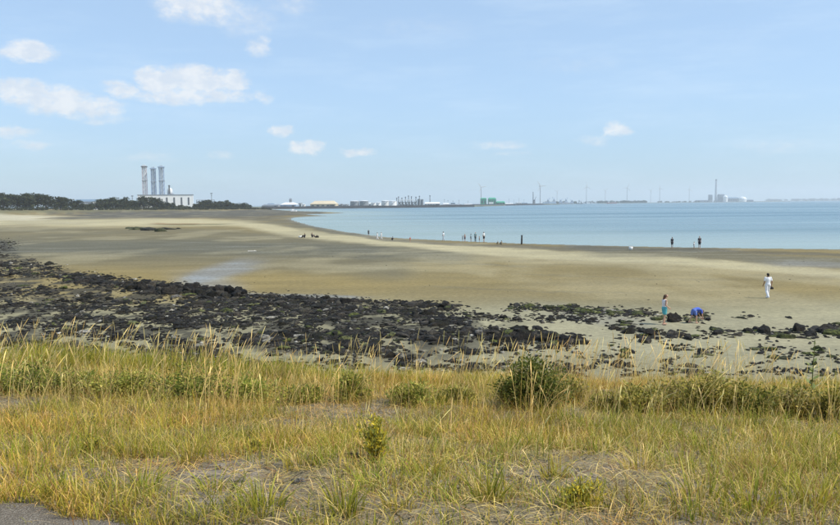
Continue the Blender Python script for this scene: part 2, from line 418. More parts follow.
# ------------------------------------------------------------------ beach
TAN = np.array((.246, .188, .078)); PALE = np.array((.47, .41, .255)); GREY = np.array((.125, .118, .085)); MUD = np.array((.085, .080, .066))
NEAR = np.array((.265, .240, .150)); DUNE = np.array((.52, .46, .32)); OLIVE = np.array((.12, .112, .045)); SILT_SHEEN = np.array((.215, .208, .185)); LIGHT = np.array((.37, .335, .215))
STROKES = [  # polyline in photo pixels, half thickness, softness, colour, strength, wetness
    ([(-200, 345), (500, 350), (1000, 350)], 70, 26, NEAR, .9, .05),
    ([(440, 336), (560, 332), (700, 338), (1000, 342)], 30, 18, LIGHT, .8, .05),
    ([(-200, 246), (60, 247), (200, 249), (330, 254), (400, 258)], 24, 16, GREY, .62, .2),
    ([(-200, 247), (60, 248), (200, 248), (330, 251), (460, 254)], 7, 9, GREY, .9, .3),
    ([(-200, 228), (150, 230), (330, 241)], 2.2, 3, GREY, .25, .1),
    ([(-200, 224), (60, 222), (160, 221), (240, 224), (300, 233), (380, 241), (470, 248), (560, 253), (680, 260), (780, 268), (860, 275), (1100, 290)], 4, 4.5, PALE, .85, 0),
    ([(480, 256), (620, 262), (760, 275), (900, 287)], 3, 5, PALE, .35, 0),
    ([(560, 249.5), (680, 252.5), (780, 259), (860, 262), (1100, 268)], 4.5, 4, GREY, .75, .35),
    ([(760, 262), (900, 267)], 2.5, 3, SILT_SHEEN, .7, .5),
    ([(290, 222), (330, 231), (380, 238), (450, 243), (560, 247.5), (700, 250), (1000, 258)], 1.6, 1.6, MUD, .65, .4),
    ([(60, 214.5), (120, 213.5), (200, 213.5), (290, 212.5), (340, 213)], 4.2, 2.5, MUD, .92, .25),
    ([(190, 215.5), (250, 217), (292, 219)], 2.6, 2, MUD, .7, .3),
    ([(255, 221), (285, 224), (300, 227)], 3.0, 2.5, GREY, .7, .2),
    ([(-200, 216.5), (0, 216.5), (48, 217)], 3.0, 1.4, DUNE, 1.0, 0),
    ([(50, 222), (78, 222.5)], 1.0, 1, DUNE, .5, 0),
    ([(140, 224.0), (175, 223.8), (215, 224.2)], 1.2, .9, OLIVE, .85, .1),
    ([(148, 223.0), (182, 223.0)], .5, .5, np.array((.26, .13, .06)), .6, .1),
    ([(180, 285), (205, 277), (235, 269), (282, 264)], 6, 8, SILT_SHEEN, .8, .66),  # wet pool: its pale sky reflection is painted into the sand colour
    ([(186, 284), (240, 280)], 10, 11, SILT_SHEEN, .65, .6),
    ([(240, 293), (300, 295.5), (360, 297.5)], 1.2, 1.6, SILT_SHEEN, .8, .8),  # thin wet strip by the rocks, sky reflection painted the same way
    ([(430, 287), (520, 290), (640, 293)], .5, .8, GREY, .35, .2), ([(500, 272), (600, 276), (720, 281)], .4, .7, GREY, .3, .2), ([(340, 259), (430, 262), (520, 265)], .6, .9, GREY, .4, .2),
    ([(560, 312), (660, 330)], 9, 8, SILT_SHEEN, .5, .35),
]
BED_TOP = [(-200, 236), (0, 238), (14, 243), (20, 254), (50, 265), (100, 274), (135, 280), (165, 286), (210, 288), (245, 295), (290, 296), (340, 299), (400, 302), (462, 305), (470, 312), (520, 316), (560, 322), (620, 330), (900, 330)]
def bed(u, v):
    top = np.interp(u, [p[0] for p in BED_TOP], [p[1] for p in BED_TOP])
    return top
def build_beach():
    pxd = np.concatenate([np.arange(2.2, 12, .25), np.arange(12, 60, .45), np.arange(60, 235, .9)])   # pixels under the horizon
    ds = (HC - .3) * F_PX / pxd[::-1]
    ds = np.concatenate([[6, 12, 18, 24], ds[ds > 26], [2450]])
    X, Y, Fq = polar_grid(-0.80, 0.72, 420, ds)
    sdv = shore_sd(X, Y)
    Z = beach_z(X, Y, sdv)
    V = np.stack([X, Y, Z], 1)
    u, v = to_px(V)
    wob = (fbm(X * .05, Y * .02) - .5)
    hz = 203.8 - (u - 420) * .00873
    wobl = (fbm(X * .011 + 3, Y * .0045, 4) - .5) * np.clip(sstep(np.hypot(X, Y), 120, 300), 0, 1)
    vj = v + wobl * (v - hz) * .55 + wob * (v - hz) * .16 + (fbm(X * .4, Y * .13) - .5) * (v - hz) * .05
    col = np.repeat(TAN[None], len(X), 0); wet = np.full(len(X), .12)
    for pts, th, so, c, s, wv in STROKES:
        xs = [p[0] for p in pts]; ys = [p[1] for p in pts]
        dv = np.abs(vj - np.interp(u, xs, ys))
        ends = 1.0
        if xs[0] > -150: ends = ends * sstep(u + wob * 110, xs[0] - 26, xs[0] + 22)
        if xs[-1] < 880: ends = ends * sstep(u + wob * 110, xs[-1] + 26, xs[-1] - 22)
        k = (1 - sstep(dv, th * .5, th * .5 + so)) * ends * s
        col = col * (1 - k[:, None]) + c * k[:, None]; wet = wet * (1 - k) + wv * k
    pat = sstep(fbm(X * .035 + 8, Y * .022, 5), .46, .66)[:, None] * .24; col = col * (1 - pat) + GREY * 1.15 * pat
    pat = sstep(fbm(X * .09 + 1, Y * .05 + 4, 4), .54, .70)[:, None] * .28; col = col * (1 - pat) + PALE * .9 * pat
    # dark silt between the stones of the rock bed
    top = bed(u, v)
    inb = sstep(v, top - 1, top + 5) * sstep(u, 560, 440) * sstep(v, 372, 350) * sstep(fbm(X * .75, Y * .5), .40, .54)
    col = col * (1 - .85 * inb[:, None]) + np.array((.050, .046, .036)) * .85 * inb[:, None]
    # greyer where water has just run off
    edge = np.exp(-np.clip(sdv, 0, None) / 5)
    col = col * (1 - .45 * edge[:, None]) + GREY * .45 * edge[:, None]; wet = np.maximum(wet, .7 * edge)
    veg = sstep(Z, 1.6, 3.0)[:, None] * (np.hypot(X, Y) > 300)[:, None]
    col = col * (1 - veg * .85) + np.array((.16, .155, .09)) * veg * .85
    keep = np.any(Z[Fq] > -.9, 1)
    mesh_np('beach', V, Fq[keep], 'sand', attrs={'col': col, 'wet': wet}, smooth=True)
    tag(bpy.data.objects['beach'], 'tan tidal beach with wet grey bands', None, None, 'structure')
build_beach()

# ------------------------------------------------------------------ grassy dike bank and the path on it
def build_bank():
    ys = np.concatenate([np.linspace(-30, 2.5, 14), np.linspace(2.8, 16, 180), np.linspace(17, 30, 20)])
    xs = np.concatenate([np.linspace(-160, -14, 30), np.linspace(-13, 13, 300), np.linspace(14, 160, 30)])
    Xg, Yg = np.meshgrid(xs, ys)
    Xr, Yr = Xg.ravel(), (Yg - .1 * np.clip(Xg, -60, 60)).ravel()
    Z = dike_z(Xr, Yr)
    Z = np.where(dike_q(Xr, Yr) < 3, 5.42, Z)
    nr, na = len(ys), len(xs); i = np.arange(nr - 1)[:, None] * na; j = np.arange(na - 1)[None]
    Fq = np.stack([i + j, i + j + 1, i + na + j + 1, i + na + j], -1).reshape(-1, 4)
    o = mesh_np('bank', np.stack([Xr, Yr, Z], 1), Fq, 'bank_ground', smooth=True)
    tag(o, 'sloping dike bank of grey stone and soil under grass', None, None, 'structure')
build_bank()
def path_edge(X): return 3.40 - 0.30 * X + 0.05 * np.sin(X * 5) + .04 * np.sin(X * 11 + 1)
def build_path():
    xs = np.linspace(-40, 9, 260)
    far = path_edge(xs)
    V = []; cols = 7
    for x, yf in zip(xs, far):
        for k in range(cols):
            y = yf - 3.2 * (k / (cols - 1)); V.append((x, y, max(float(dike_z(np.array([x]), np.array([y]))[0]), 5.36 - .17 * max(0, y + .1 * x - 4)) + .02 - (.016 if k == 0 else 0)))
    i = np.arange(len(xs) - 1)[:, None] * cols; j = np.arange(cols - 1)[None]
    Fq = np.stack([i + j + 1, i + cols + j + 1, i + cols + j, i + j], -1).reshape(-1, 4)
    tag(mesh_np('path', V, Fq, 'asphalt', smooth=True), 'worn grey asphalt path along the dike', None, None, 'structure')
build_path()

# ------------------------------------------------------------------ rocks
def rock_mesh(seed, sub, flat):
    r = np.random.default_rng(seed)
    bm = bmesh.new(); bmesh.ops.create_icosphere(bm, subdivisions=sub, radius=1)
    V = np.array([v.co[:] for v in bm.verts]); Fc = np.array([[v.index for v in f.verts] for f in bm.faces]); bm.free()
    for _ in range(13):                                   # chip with random planes for broken faces
        n = r.normal(size=3); n /= np.linalg.norm(n); c = r.uniform(.42, .8)
        d = V @ n - c; V = V - np.where(d > 0, d, 0)[:, None] * n * .85
    k = np.zeros(len(V))
    for fr, am in ((2.3, .16), (5.1, .13), (9.0, .10), (15.0, .08)):
        o = r.uniform(0, 9, 3); k = k + am * (np.sin(V[:, 0] * fr + o[0]) * np.sin(V[:, 1] * fr + o[1]) + np.cos(V[:, 2] * fr + o[2]) * .5)
    V = V * (1 + k)[:, None] * (1 + r.normal(0, .055, len(V)))[:, None]
    V[:, 2] *= flat; V[:, 0] *= r.uniform(1.0, 1.7)
    return V, Fc
BLACK = [.62 * np.array(c) for c in ((.022, .019, .016), (.034, .029, .024), (.060, .052, .044), (.030, .027, .017), (.12, .105, .085), (.05, .042, .03))]
GREEN = [1.5 * np.array(c) for c in ((.045, .052, .016), (.07, .08, .022), (.030, .032, .016), (.10, .105, .045))]
PALEST = [np.array(c) for c in ((.30, .28, .24), (.42, .40, .36), (.20, .19, .175))]
FINE = [rock_mesh(100 + i, 3, f) for i, f in enumerate((.5, .42, .6, .36, .55, .48, .7, .4))]
COARSE = [rock_mesh(200 + i, 2, f) for i, f in enumerate((.5, .42, .6, .36, .55, .3, .7, .4, .45, .34))]
rock_me = {}
def rock_data(shape, colour):
    key = (shape, tuple(colour))
    if key not in rock_me:
        V, Fc = FINE[shape]
        vr = np.random.default_rng(shape).uniform(.55, 1.6, len(V))[:, None]
        o = mesh_np('rock', V, Fc, 'weed_rock', attrs={'col': colour[None] * vr}, smooth=False)
        rock_me[key] = o.data; bpy.data.objects.remove(o)
    return rock_me[key]

RIDGES = [  # px line, half thickness, density, size (m), palette, zone
    ([(-60, 240), (2, 242), (16, 243)], 2.5, 40, .42, 'b', 'far'),
    ([(-60, 247), (14, 248)], 2, 30, .45, 'b', 'far'),
    ([(-60, 256), (8, 256)], 3, 30, .5, 'b', 'far'),
    ([(-60, 262), (30, 265), (60, 269)], 4, 70, .5, 'b', 'far'),
    ([(-60, 275), (20, 272), (60, 277), (110, 280)], 5, 120, .5, 'b', 'bed'),
    ([(60, 280), (110, 283), (150, 288), (210, 294)], 6, 170, .55, 'b', 'bed'),
    ([(130, 287), (165, 288), (205, 292), (246, 297)], 4, 110, .62, 'r', 'ridge'),
    ([(246, 297), (290, 298), (330, 301), (375, 303), (430, 306), (460, 307)], 1.8, 120, .42, 'r', 'ridge'),
    ([(200, 300), (300, 304), (340, 306)], 3, 70, .4, 'b', 'bed'),
    ([(-60, 292), (40, 294), (140, 303), (260, 312), (340, 318)], 8, 300, .38, 'b', 'bed'),
    ([(60, 316), (160, 322), (280, 330), (370, 338)], 9, 300, .36, 'b', 'bed'),
    ([(330, 316), (400, 319), (470, 324)], 6, 110, .38, 'b', 'bed'),
    ([(340, 332), (420, 336), (500, 340)], 5, 80, .38, 'b', 'bed'),
    ([(340, 348), (420, 350), (500, 347), (560, 345)], 6, 85, .40, 'b', 'bed'),
    ([(460, 334), (540, 336), (580, 342)], 5, 60, .5, 'b', 'bed'),
    ([(-60, 320), (30, 326), (110, 338), (220, 350)], 8, 170, .34, 'b', 'bed'),
    ([(505, 309), (545, 308), (590, 312), (650, 315)], 2.6, 190, .38, 'g', 'weed'),
    ([(470, 318), (520, 320), (560, 319), (600, 322)], 3, 30, .34, 'b', 'bed'),
    ([(610, 324), (635, 328), (655, 332)], 6, 46, .40, 'g', 'weed'),
    ([(655, 318), (690, 319), (705, 318)], 3, 24, .4, 'g', 'weed'),
    ([(620, 338), (680, 336), (740, 334), (780, 330)], 5, 60, .36, 'm', 'right'),
    ([(735, 318), (755, 317)], 1, 3, .34, 'b', 'right'),
    ([(775, 334), (810, 332), (850, 331), (930, 336)], 6, 90, .48, 'm', 'right'),
    ([(560, 350), (640, 354), (720, 352), (830, 356), (930, 362)], 9, 90, .32, 'm', 'right'),
    ([(560, 366), (660, 372), (760, 374), (860, 372)], 8, 60, .3, 'b', 'right'),
    ([(400, 366), (500, 368), (580, 372)], 8, 40, .28, 'b', 'bed'),
    ([(-40, 340), (100, 352), (250, 362), (360, 366)], 8, 110, .34, 'b', 'bed'),
    ([(-40, 302), (60, 308), (200, 314)], 7, 110, .4, 'b', 'bed'),
    ([(180, 300), (260, 306), (400, 312), (470, 314)], 4, 110, .4, 'b', 'bed'),
    ([(230, 340), (320, 346), (420, 358)], 7, 70, .36, 'b', 'bed'),
]
PAL = {'b': (BLACK, GREEN, .90), 'g': (GREEN, BLACK, .72), 'm': (BLACK, GREEN, .5)}
LABELS = {
    'far': ('black weed-covered rock in the far patches at the left edge of the beach', 'rocks in the far left patches'),
    'bed': ('dark weed-covered stone within the broad black rock bed below the grass', 'stones of the broad black rock bed'),
    'ridge': ('black rock in the thin ridge between the rock bed and open sand', 'rocks of the thin black ridge'),
    'weed': ('green-brown algae-covered rock in the patch around the two children', 'algae-covered rocks around the children'),
    'right': ('small dark rock scattered on pale mud below the man in white', 'rocks scattered on the right-hand mud')}
ROCKS = []
def pick(pal):
    if pal == 'r': return random.choice(BLACK)
    a, b, k = PAL[pal]
    x = random.random()
    if x > .975: return random.choice(PALEST)
    return random.choice(a if random.random() < k else b)
for pts, th, n, size, pal, zone in RIDGES:
    seg = [(pts[i], pts[i + 1], math.hypot(pts[i + 1][0] - pts[i][0], pts[i + 1][1] - pts[i][1])) for i in range(len(pts) - 1)]
    tot = sum(s[2] for s in seg)
    for k in range(int(n * (2.7 if zone in ('bed', 'far') else 2.2 if zone == 'ridge' else 1.15))):
        t = random.random() * tot
        for a, b, l in seg:
            if t <= l: break
            t -= l
        f = t / l; x = a[0] + (b[0] - a[0]) * f; y = a[1] + (b[1] - a[1]) * f + random.gauss(0, .55) * th
        s = size * .5 * random.choice((.35, .45, .55, .65, .8, .9, 1.1, 1.5, 1.9)) * random.uniform(.8, 1.2)
        p = on_z(x, y, .35)
        g = fbm(np.array([p[0] * .4]), np.array([p[1] * .4]))[0]
        if th > 4 and g < .37: continue
        ROCKS.append((x, y, s, pick(pal), zone))
SPECIAL = [  # px x, px y, half width m, half height m, colour, label
    (676, 321, .62, .46, BLACK[1], 'big black rock on the sand between the girl and the bending child'),
    (652, 335, .50, .30, BLACK[1], 'black rock just in front of the girl in turquoise shorts'),
    (627, 333, .40, .30, BLACK[3], 'dark rock left of the girl on the pale mud'),
    (708, 320, .32, .14, BLACK[1], 'low dark rock right beside the bending child'),
    (765, 333, .55, .33, BLACK[1], 'big dark rock on the mud below the man in white'),
    (749, 332, .34, .20, BLACK[3], 'smaller dark rock touching the big one below the man in white'),
    (798, 331, .60, .40, BLACK[1], 'big black rock in the cluster at the right edge'),
    (830, 332, .62, .36, BLACK[2], 'large dark rock cut off by the right edge of the picture'),
    (740, 318, .34, .10, GREEN[2], 'flat weedy stone lying alone on the sand, left of its neighbour'),
    (789, 318, .30, .10, BLACK[3], 'flat dark stone lying alone on the sand by the right rock cluster'),
    (526, 340, .62, .46, BLACK[1], 'rounded black boulder above the green bush'),
    (494, 341, .45, .32, BLACK[2], 'dark boulder left of the rounded one above the bush'),
    (444, 306.5, .40, .22, BLACK[0], 'black rock at the right-hand tip of the thin rock ridge'),
    (425, 306, .34, .26, BLACK[0], 'upright black rock near the tip of the thin rock ridge'),
    (135, 289, .55, .42, BLACK[0], 'tall black rock where the ridge begins on the left'),
    (235, 297, .60, .42, BLACK[0], 'bulky black rock beside the wet pool on the sand'),
    (420, 352, .30, .14, PALEST[0], 'pale flat stone in the dark rock bed'),
    (102, 322, .24, .12, PALEST[1], 'whitish stone in the left rock bed'),
    (620, 312, .28, .12, PALEST[2], 'pale grey stone in the weedy row left of the girl'),
]
def place_rock(x, y, sx, sz, colour, label, group, shape=None):
    p = drop(x, y)
    shape = random.randrange(len(FINE)) if shape is None else shape
    o = bpy.data.objects.new('rock', rock_data(shape, colour)); COL.objects.link(o)
    zz = sz / FINE[shape][0][:, 2].max()
    o.location = (p[0], p[1], p[2] + sz * .12); o.scale = (sx, sx * random.uniform(.7, .95), zz); o.rotation_euler = (random.uniform(-.12, .12), random.uniform(-.12, .12), random.uniform(0, 6.28))
    tag(o, label, 'rock', group)
    return p
for x, y, hw, hh, c, lab in SPECIAL: place_rock(x, y, hw * .85, hh, c, lab, 'large single rocks on the shore')
def px_size(r): return r[2] / max(.1, (HC * F_PX / max(6, r[1] - 203.8)))
inview = [r for r in ROCKS if 4 < r[0] < 836 and r[1] < 366]
inview.sort(key=px_size, reverse=True)
SOLO = set(id(r) for r in inview[:270])
BIGPX = px_size(inview[70])
BEDX = ['by the left edge', 'above the left green bushes', 'below the wet pool', 'left of its middle', 'right of its middle', 'left of the rounded boulder', 'at its right end']
Vs, Fs, Cs = [], [], []; base = 0
for r in ROCKS:
    x, y, s, c, zone = r
    if id(r) in SOLO:
        big = 'large ' if px_size(r) > BIGPX else ''
        cn = 'pale grey' if c[0] > .15 else ('greenish' if c[1] > c[0] else 'black')
        wh = {'bed': ('upper' if y < np.interp(x, [-60, 500], [306, 332]) else 'lower') + ' rock bed ' + BEDX[min(6, max(0, int(x // 85)))],
              'far': 'far patches at the left edge of the beach', 'ridge': 'thin ridge against open sand, ' + ('left of the wet pool' if x < 190 else 'beside the wet pool' if x < 270 else 'middle stretch' if x < 370 else 'right stretch'),
              'weed': 'weedy patch ' + ('left of the girl' if x < 655 else 'around the bending child'), 'right': 'mud on the right, ' + ('below the girl' if x < 690 else 'below the person in white' if x < 780 else 'at the picture edge')}[zone]
        place_rock(x, y, s, s * (random.uniform(.5, .9) if zone == 'ridge' else random.uniform(.28, .58)), c, big + cn + (' rock on the ' if zone == 'right' else ' rock in the ') + wh, LABELS[zone][1])
PZ = [r for r in ROCKS if id(r) not in SOLO]
extra = []
for r in PZ: extra.append((r[0], r[1], r[2], r[3]))
for r in ROCKS:                                              # rubble and weed lumps round each stone
    for _ in range(3):
        s = random.uniform(.05, .17)
        extra.append((r[0] + random.gauss(0, 6), r[1] + random.gauss(0, 2.0), s, random.choice(BLACK if random.random() < .95 else PALEST) * random.uniform(.7, 1.3)))
for _ in range(90):                                          # wrack and shells strewn over the open sand
    extra.append((random.uniform(230, 850), random.uniform(252, 304), random.uniform(.03, .09), random.choice(BLACK if random.random() < .7 else PALEST)))
ex = np.array([(e[0], e[1]) for e in extra])
PP = np.array([on_z(a, b, .35) for a, b in ex]); PP[:, 2] = beach_z(PP[:, 0], PP[:, 1])
for (x, y, s, c), p in zip(extra, PP):
    V, Fc = random.choice(COARSE)
    a = random.uniform(0, 6.28); ca, sa = math.cos(a), math.sin(a)
    q = V * (s, s * random.uniform(.6, 1), s * random.uniform(.7, 1.2))
    q = np.stack([q[:, 0] * ca - q[:, 1] * sa, q[:, 0] * sa + q[:, 1] * ca, q[:, 2]], 1) + p + (0, 0, s * .1)
    Vs.append(q); Fs.append(Fc + base); base += len(V); Cs.append(np.repeat(np.asarray(c)[None], len(V), 0))
o = mesh_np('rubble', np.vstack(Vs), np.vstack(Fs), 'weed_rock', attrs={'col': np.vstack(Cs) * rng.uniform(.6, 1.5, (base, 1))}, smooth=False)
tag(o, 'small dark stones and weed between the larger rocks', 'rubble', None, 'stuff')

# low outcrop of dark rock far out on the flats
for i, (x, y, hw, hh) in enumerate(((140, 229.6, 5.0, .75), (150, 230.4, 4.2, .8), (161, 231.6, 2.6, .9), (170, 229.4, 3.4, .45), (133, 228.8, 2.4, .5), (178, 229, 2.0, .4))):
    lab = ['long low dark rock in the far outcrop on the flats', 'middle dark rock of the far outcrop on the flats', 'nearest blocky rock of the far outcrop on the flats',
           'thin flat rock at the right of the far outcrop', 'leftmost small rock of the far outcrop on the flats', 'rightmost small rock of the far outcrop on the flats'][i]
    place_rock(x, y, hw * .8, hh, (BLACK[3] if i % 2 else GREEN[2]) * 1.3, lab, 'far rock outcrop')

# ------------------------------------------------------------------ far land
plain('quay_stone', (.030, .030, .032), .9, .3, .05); plain('far_ground', (.16, .16, .11), .95, .25, .02)
plain('white_paint', (.80, .80, .78), .5, .05, .1); plain('off_white', (.76, .76, .74), .6, .08, .1); plain('pale_grey', (.42, .44, .46), .6, .1, .1)
plain('mid_grey', (.22, .24, .26), .6, .12, .1); plain('dark_grey', (.07, .075, .08), .7, .15, .2); plain('dark_glass', (.05, .06, .075), .2, .1, .3, 0, .5)
plain('steel_blue', (.34, .44, .58), .5, .1, .1, .2); plain('roof_grey', (.20, .23, .27), .7, .1, .1); plain('roof_blue', (.16, .24, .32), .7, .1, .1)
plain('warning_red', (.58, .54, .57), .6, .1, .1); plain('buff', (.60, .50, .34), .7, .08, .05); plain('green_paint', (.035, .34, .19), .5, .12, .05)
plain('ship_red', (.45, .20, .15), .6, .1, .05); plain('dome_white', (.86, .86, .85), .4, .03, .05); plain('concrete', (.45, .44, .42), .8, .1, .05)
plain('pole_wood', (.05, .042, .034), .8, .3, 3); plain('bark', (.055, .045, .035), .9, .3, .8)

def slab(name, pts, z0, z1, mat, label):
    bm = bmesh.new(); b_prism(bm, [tuple(p[:2]) for p in pts], z0, z1); o = bm_obj(name, bm, mat); tag(o, label, None, None, 'structure'); return o
def gx(x, Y): return float(at(x, 205, Y)[0])
slab('harbour_land', [(gx(248, 1400), 1400), (gx(470, 1520), 1520), (gx(512, 2250), 2250), (gx(560, 2700), 2700), (gx(560, 3000), 3000), (-300, 3000), (-700, 2400), (-450, 1400)], -1, 2.2, 'far_ground', 'low harbour land behind the breakwater')
slab('far_shore', [(gx(540, 3300), 3300), (gx(622, 4200), 4200), (gx(690, 4700), 4700), (gx(776, 5300), 5300), (gx(790, 6000), 6000), (gx(540, 6000), 6000)], -1, 2.0, 'far_ground', 'low far shore of the bay')
slab('far_coast', [(gx(740, 7600), 7600), (gx(1100, 8600), 8600), (gx(1100, 9800), 9800), (gx(740, 9800), 9800)], -1, 2.5, 'far_ground', 'faint low coast at the right horizon')

# stone breakwater across the bay mouth
bm = bmesh.new()
BW = [(gx(262, 1330), 1330), (gx(330, 1350), 1350), (gx(400, 1390), 1390), (gx(440, 1430), 1430), (gx(474, 1490), 1490)]
ring = None
for i in range(61):
    t = i / 60 * (len(BW) - 1); k = min(int(t), len(BW) - 2); f = t - k
    x, y = (BW[k][j] * (1 - f) + BW[k + 1][j] * f for j in (0, 1)); h = 4.6 + random.uniform(-.5, .5)
    cur = [bm.verts.new((x, y + dy, z)) for dy, z in ((-14, -1), (-4, h), (4, h), (14, -1))]
    if ring:
        for a in range(3): bm.faces.new((ring[a], cur[a], cur[a + 1], ring[a + 1]))
    ring = cur
tag(bm_obj('breakwater', bm, 'quay_stone'), 'long dark stone breakwater across the bay before the tanks', 'breakwater')
bm = bmesh.new(); ring = None
for i in range(41):
    f = i / 40; x = gx(472, 1900) * (1 - f) + gx(541, 2440) * f; y = 1900 * (1 - f) + 2440 * f; h = 4.4 + random.uniform(-.4, .4)
    cur = [bm.verts.new((x + dx, y - dx * .3, z)) for dx, z in ((14, -1), (5, h), (-5, h), (-14, -1))]
    if ring:
        for a in range(3): bm.faces.new((ring[a], cur[a], cur[a + 1], ring[a + 1]))
    ring = cur
tag(bm_obj('quay_wall', bm, 'quay_stone'), 'low dark quay wall in front of the green terminal', 'quay')

# far woods on the right shores: too far to count
def foliage(n, cen, rad, leaf, cols, seed, up_bias=.3):
    """leaf quads through an ellipsoid volume; returns V, F, C"""
    r = np.random.default_rng(seed)
    d = r.normal(size=(n, 3)); d /= np.linalg.norm(d, axis=1)[:, None]
    p = cen + d * (r.random(n) ** .45)[:, None] * rad
    nrm = d + r.normal(0, .6, (n, 3)) + (0, 0, up_bias); nrm /= np.linalg.norm(nrm, axis=1)[:, None]
    a = np.cross(nrm, r.normal(size=(n, 3))); a /= np.linalg.norm(a, axis=1)[:, None]; b = np.cross(nrm, a)
    s = leaf * r.uniform(.6, 1.3, n)[:, None]
    V = np.stack([p - a * s, p - b * s * .55, p + a * s, p + b * s * .55], 1).reshape(-1, 3)
    Fq = np.arange(4 * n).reshape(-1, 4)
    c = np.asarray(cols)[r.integers(0, len(cols), n)] * r.uniform(.7, 1.3, n)[:, None]
    return V, Fq, np.repeat(c, 4, 0)
def join_f(parts):
    V, Fq, C = [], [], []; b = 0
    for v, f, c in parts: V.append(v); Fq.append(f + b); C.append(c); b += len(v)
    return np.vstack(V), np.vstack(Fq), np.vstack(C)
TREE_COLS = [(.034, .044, .018), (.050, .062, .024), (.068, .078, .034), (.026, .034, .016)]
def wood(name, x0, x1, Y, n, h0, h1, z, label):
    ps = []
    for i in range(n):
        x = random.uniform(x0, x1); h = random.uniform(h0, h1); Yk = Y + random.uniform(0, 60)
        ps.append(foliage(60, np.array((gx(x, Yk), Yk, z + h * .5)), np.array((h * 1.1, h, h * .55)), h * .22, TREE_COLS, i + n))
    V, Fq, C = join_f(ps); tag(mesh_np(name, V, Fq, 'leaf', attrs={'col': C}), label, 'wood', None, 'stuff')
wood('far_wood', 598, 648, 4350, 70, 8, 15, 2, 'dark low wood on the far shore beneath the turbines')
wood('far_wood', 654, 700, 4750, 30, 6, 11, 2, 'thin line of bushes on the far shore left of the power station')
wood('far_wood', 766, 900, 8650, 120, 16, 30, 2.5, 'hazy line of trees on the far right coast')
wood('far_wood', 545, 600, 3500, 40, 6, 12, 2, 'low scrub behind the moored white ship')

# ------------------------------------------------------------------ wood on the dunes: single trees
def tree_parts(seed):
    r = random.Random(seed); h = 1.0
    ps = []
    for k in range(18):
        a = r.uniform(0, 6.28); rr = r.uniform(0, .34); z = r.uniform(.12, .86)
        rr *= 1.15 - abs(z - .5)
        ps.append(foliage(70, np.array((rr * math.cos(a), rr * math.sin(a), z)), np.array((.19, .19, .13)) * r.uniform(.7, 1.2), .045, [np.array(c) * r.uniform(.7, 1.35) for c in TREE_COLS], seed * 50 + k))
    V, Fq, C = join_f(ps)
    crown = mesh_np('crown', V, Fq, 'leaf', attrs={'col': C})
    bm = bmesh.new(); b_tube(bm, (0, 0, -.04), (.01, 0, .42), .035, .022, 7); b_tube(bm, (.01, 0, .42), (-.03, .02, .75), .022, .008, 6)
    for _ in range(5):
        a = r.uniform(0, 6.28); z = r.uniform(.25, .55); b_tube(bm, (.01, 0, z), (.25 * math.cos(a), .25 * math.sin(a), z + .2), .014, .004, 5)
    trunk = bm_obj('trunk', bm, 'bark')
    return crown, trunk
TREES = [tree_parts(s) for s in range(6)]
def dune_pt(along, acr):
    tx, ty = -385.0, 620.0; ul = math.hypot(165, 400); ux, uy = 165 / ul, 400 / ul
    return tx + ux * along - uy * acr, ty + uy * along + ux * acr
tree_used = set()
def place_tree(i, x, y, z, h, label, group):
    rt_ = thing('tree', (x, y, z - .1), label, 'tree', group, random.uniform(0, 6.28)); sx = h * random.uniform(1.15, 1.5); rt_.scale = (sx, sx, h)
    cr, tr = TREES[i]
    for src in (cr, tr):
        c = src if (i, src.name) not in tree_used else src.copy()
        tree_used.add((i, src.name))
        if c is not src: COL.objects.link(c)
        c.parent = rt_
def y_for_px(x):  # distance of the wood edge in the direction of pixel column x
    best = None
    for al in np.linspace(-250, 470, 400):
        X, Y = dune_pt(al, 6); u = 420 + F_PX * X / Y
        if best is None or abs(u - x) < best[0]: best = (abs(u - x), al)
    return best[1]
TOPS = [(-40, 192), (0, 194), (12, 194.5), (22, 196), (35, 193.5), (47, 197), (60, 198), (72, 199.5), (80, 203), (90, 203.5), (98, 199), (106, 200.5), (114, 198.5), (122, 200), (130, 199), (136, 201), (143, 196.4), (150, 197.5), (158, 201), (168, 202), (180, 205), (192, 206), (203, 201), (210, 200), (216, 202), (226, 200.5), (236, 203), (246, 202), (252, 204.5), (262, 207)]
ORD = ['first', 'second', 'third', 'fourth', 'fifth', 'sixth', 'seventh', 'eighth', 'ninth', 'tenth', 'eleventh', 'twelfth', 'thirteenth', 'fourteenth', 'fifteenth', 'sixteenth', 'seventeenth', 'eighteenth', 'nineteenth', 'twentieth']
TC = {}
for row in range(1):
    x = -14.0
    while x < 254:
        al = y_for_px(x); acr = 6 + row * 16 + random.uniform(-3, 3)
        X, Y = dune_pt(al, acr); z = float(ground_z(np.array([X]), np.array([Y]))[0])
        u, v = to_px(np.array([[X, Y, z]]))
        topv = np.interp(u[0], [p[0] for p in TOPS], [p[1] for p in TOPS]) + random.uniform(-1.0, 1.8) + row * .4
        h = max(2.5, (v[0] - topv) * Y / F_PX * 1.22)
        where = 'at the left end' if u[0] < 75 else ('in front of the white power hall' if 135 < u[0] < 200 else ('in the gap left of the three stacks' if u[0] < 136 else 'at the right end'))
        place_tree(random.randrange(6), X, Y, z, h, 'dark dune tree %s, %s from the left' % (where, ORD[TC.setdefault(where, 0)]), 'dune wood trees'); TC[where] += 1
        x += max(5.5, h * .62 / Y * F_PX) * random.uniform(.8, 1.2)
for cr, tr in TREES:
    if cr.parent is None: bpy.data.objects.remove(cr); bpy.data.objects.remove(tr)
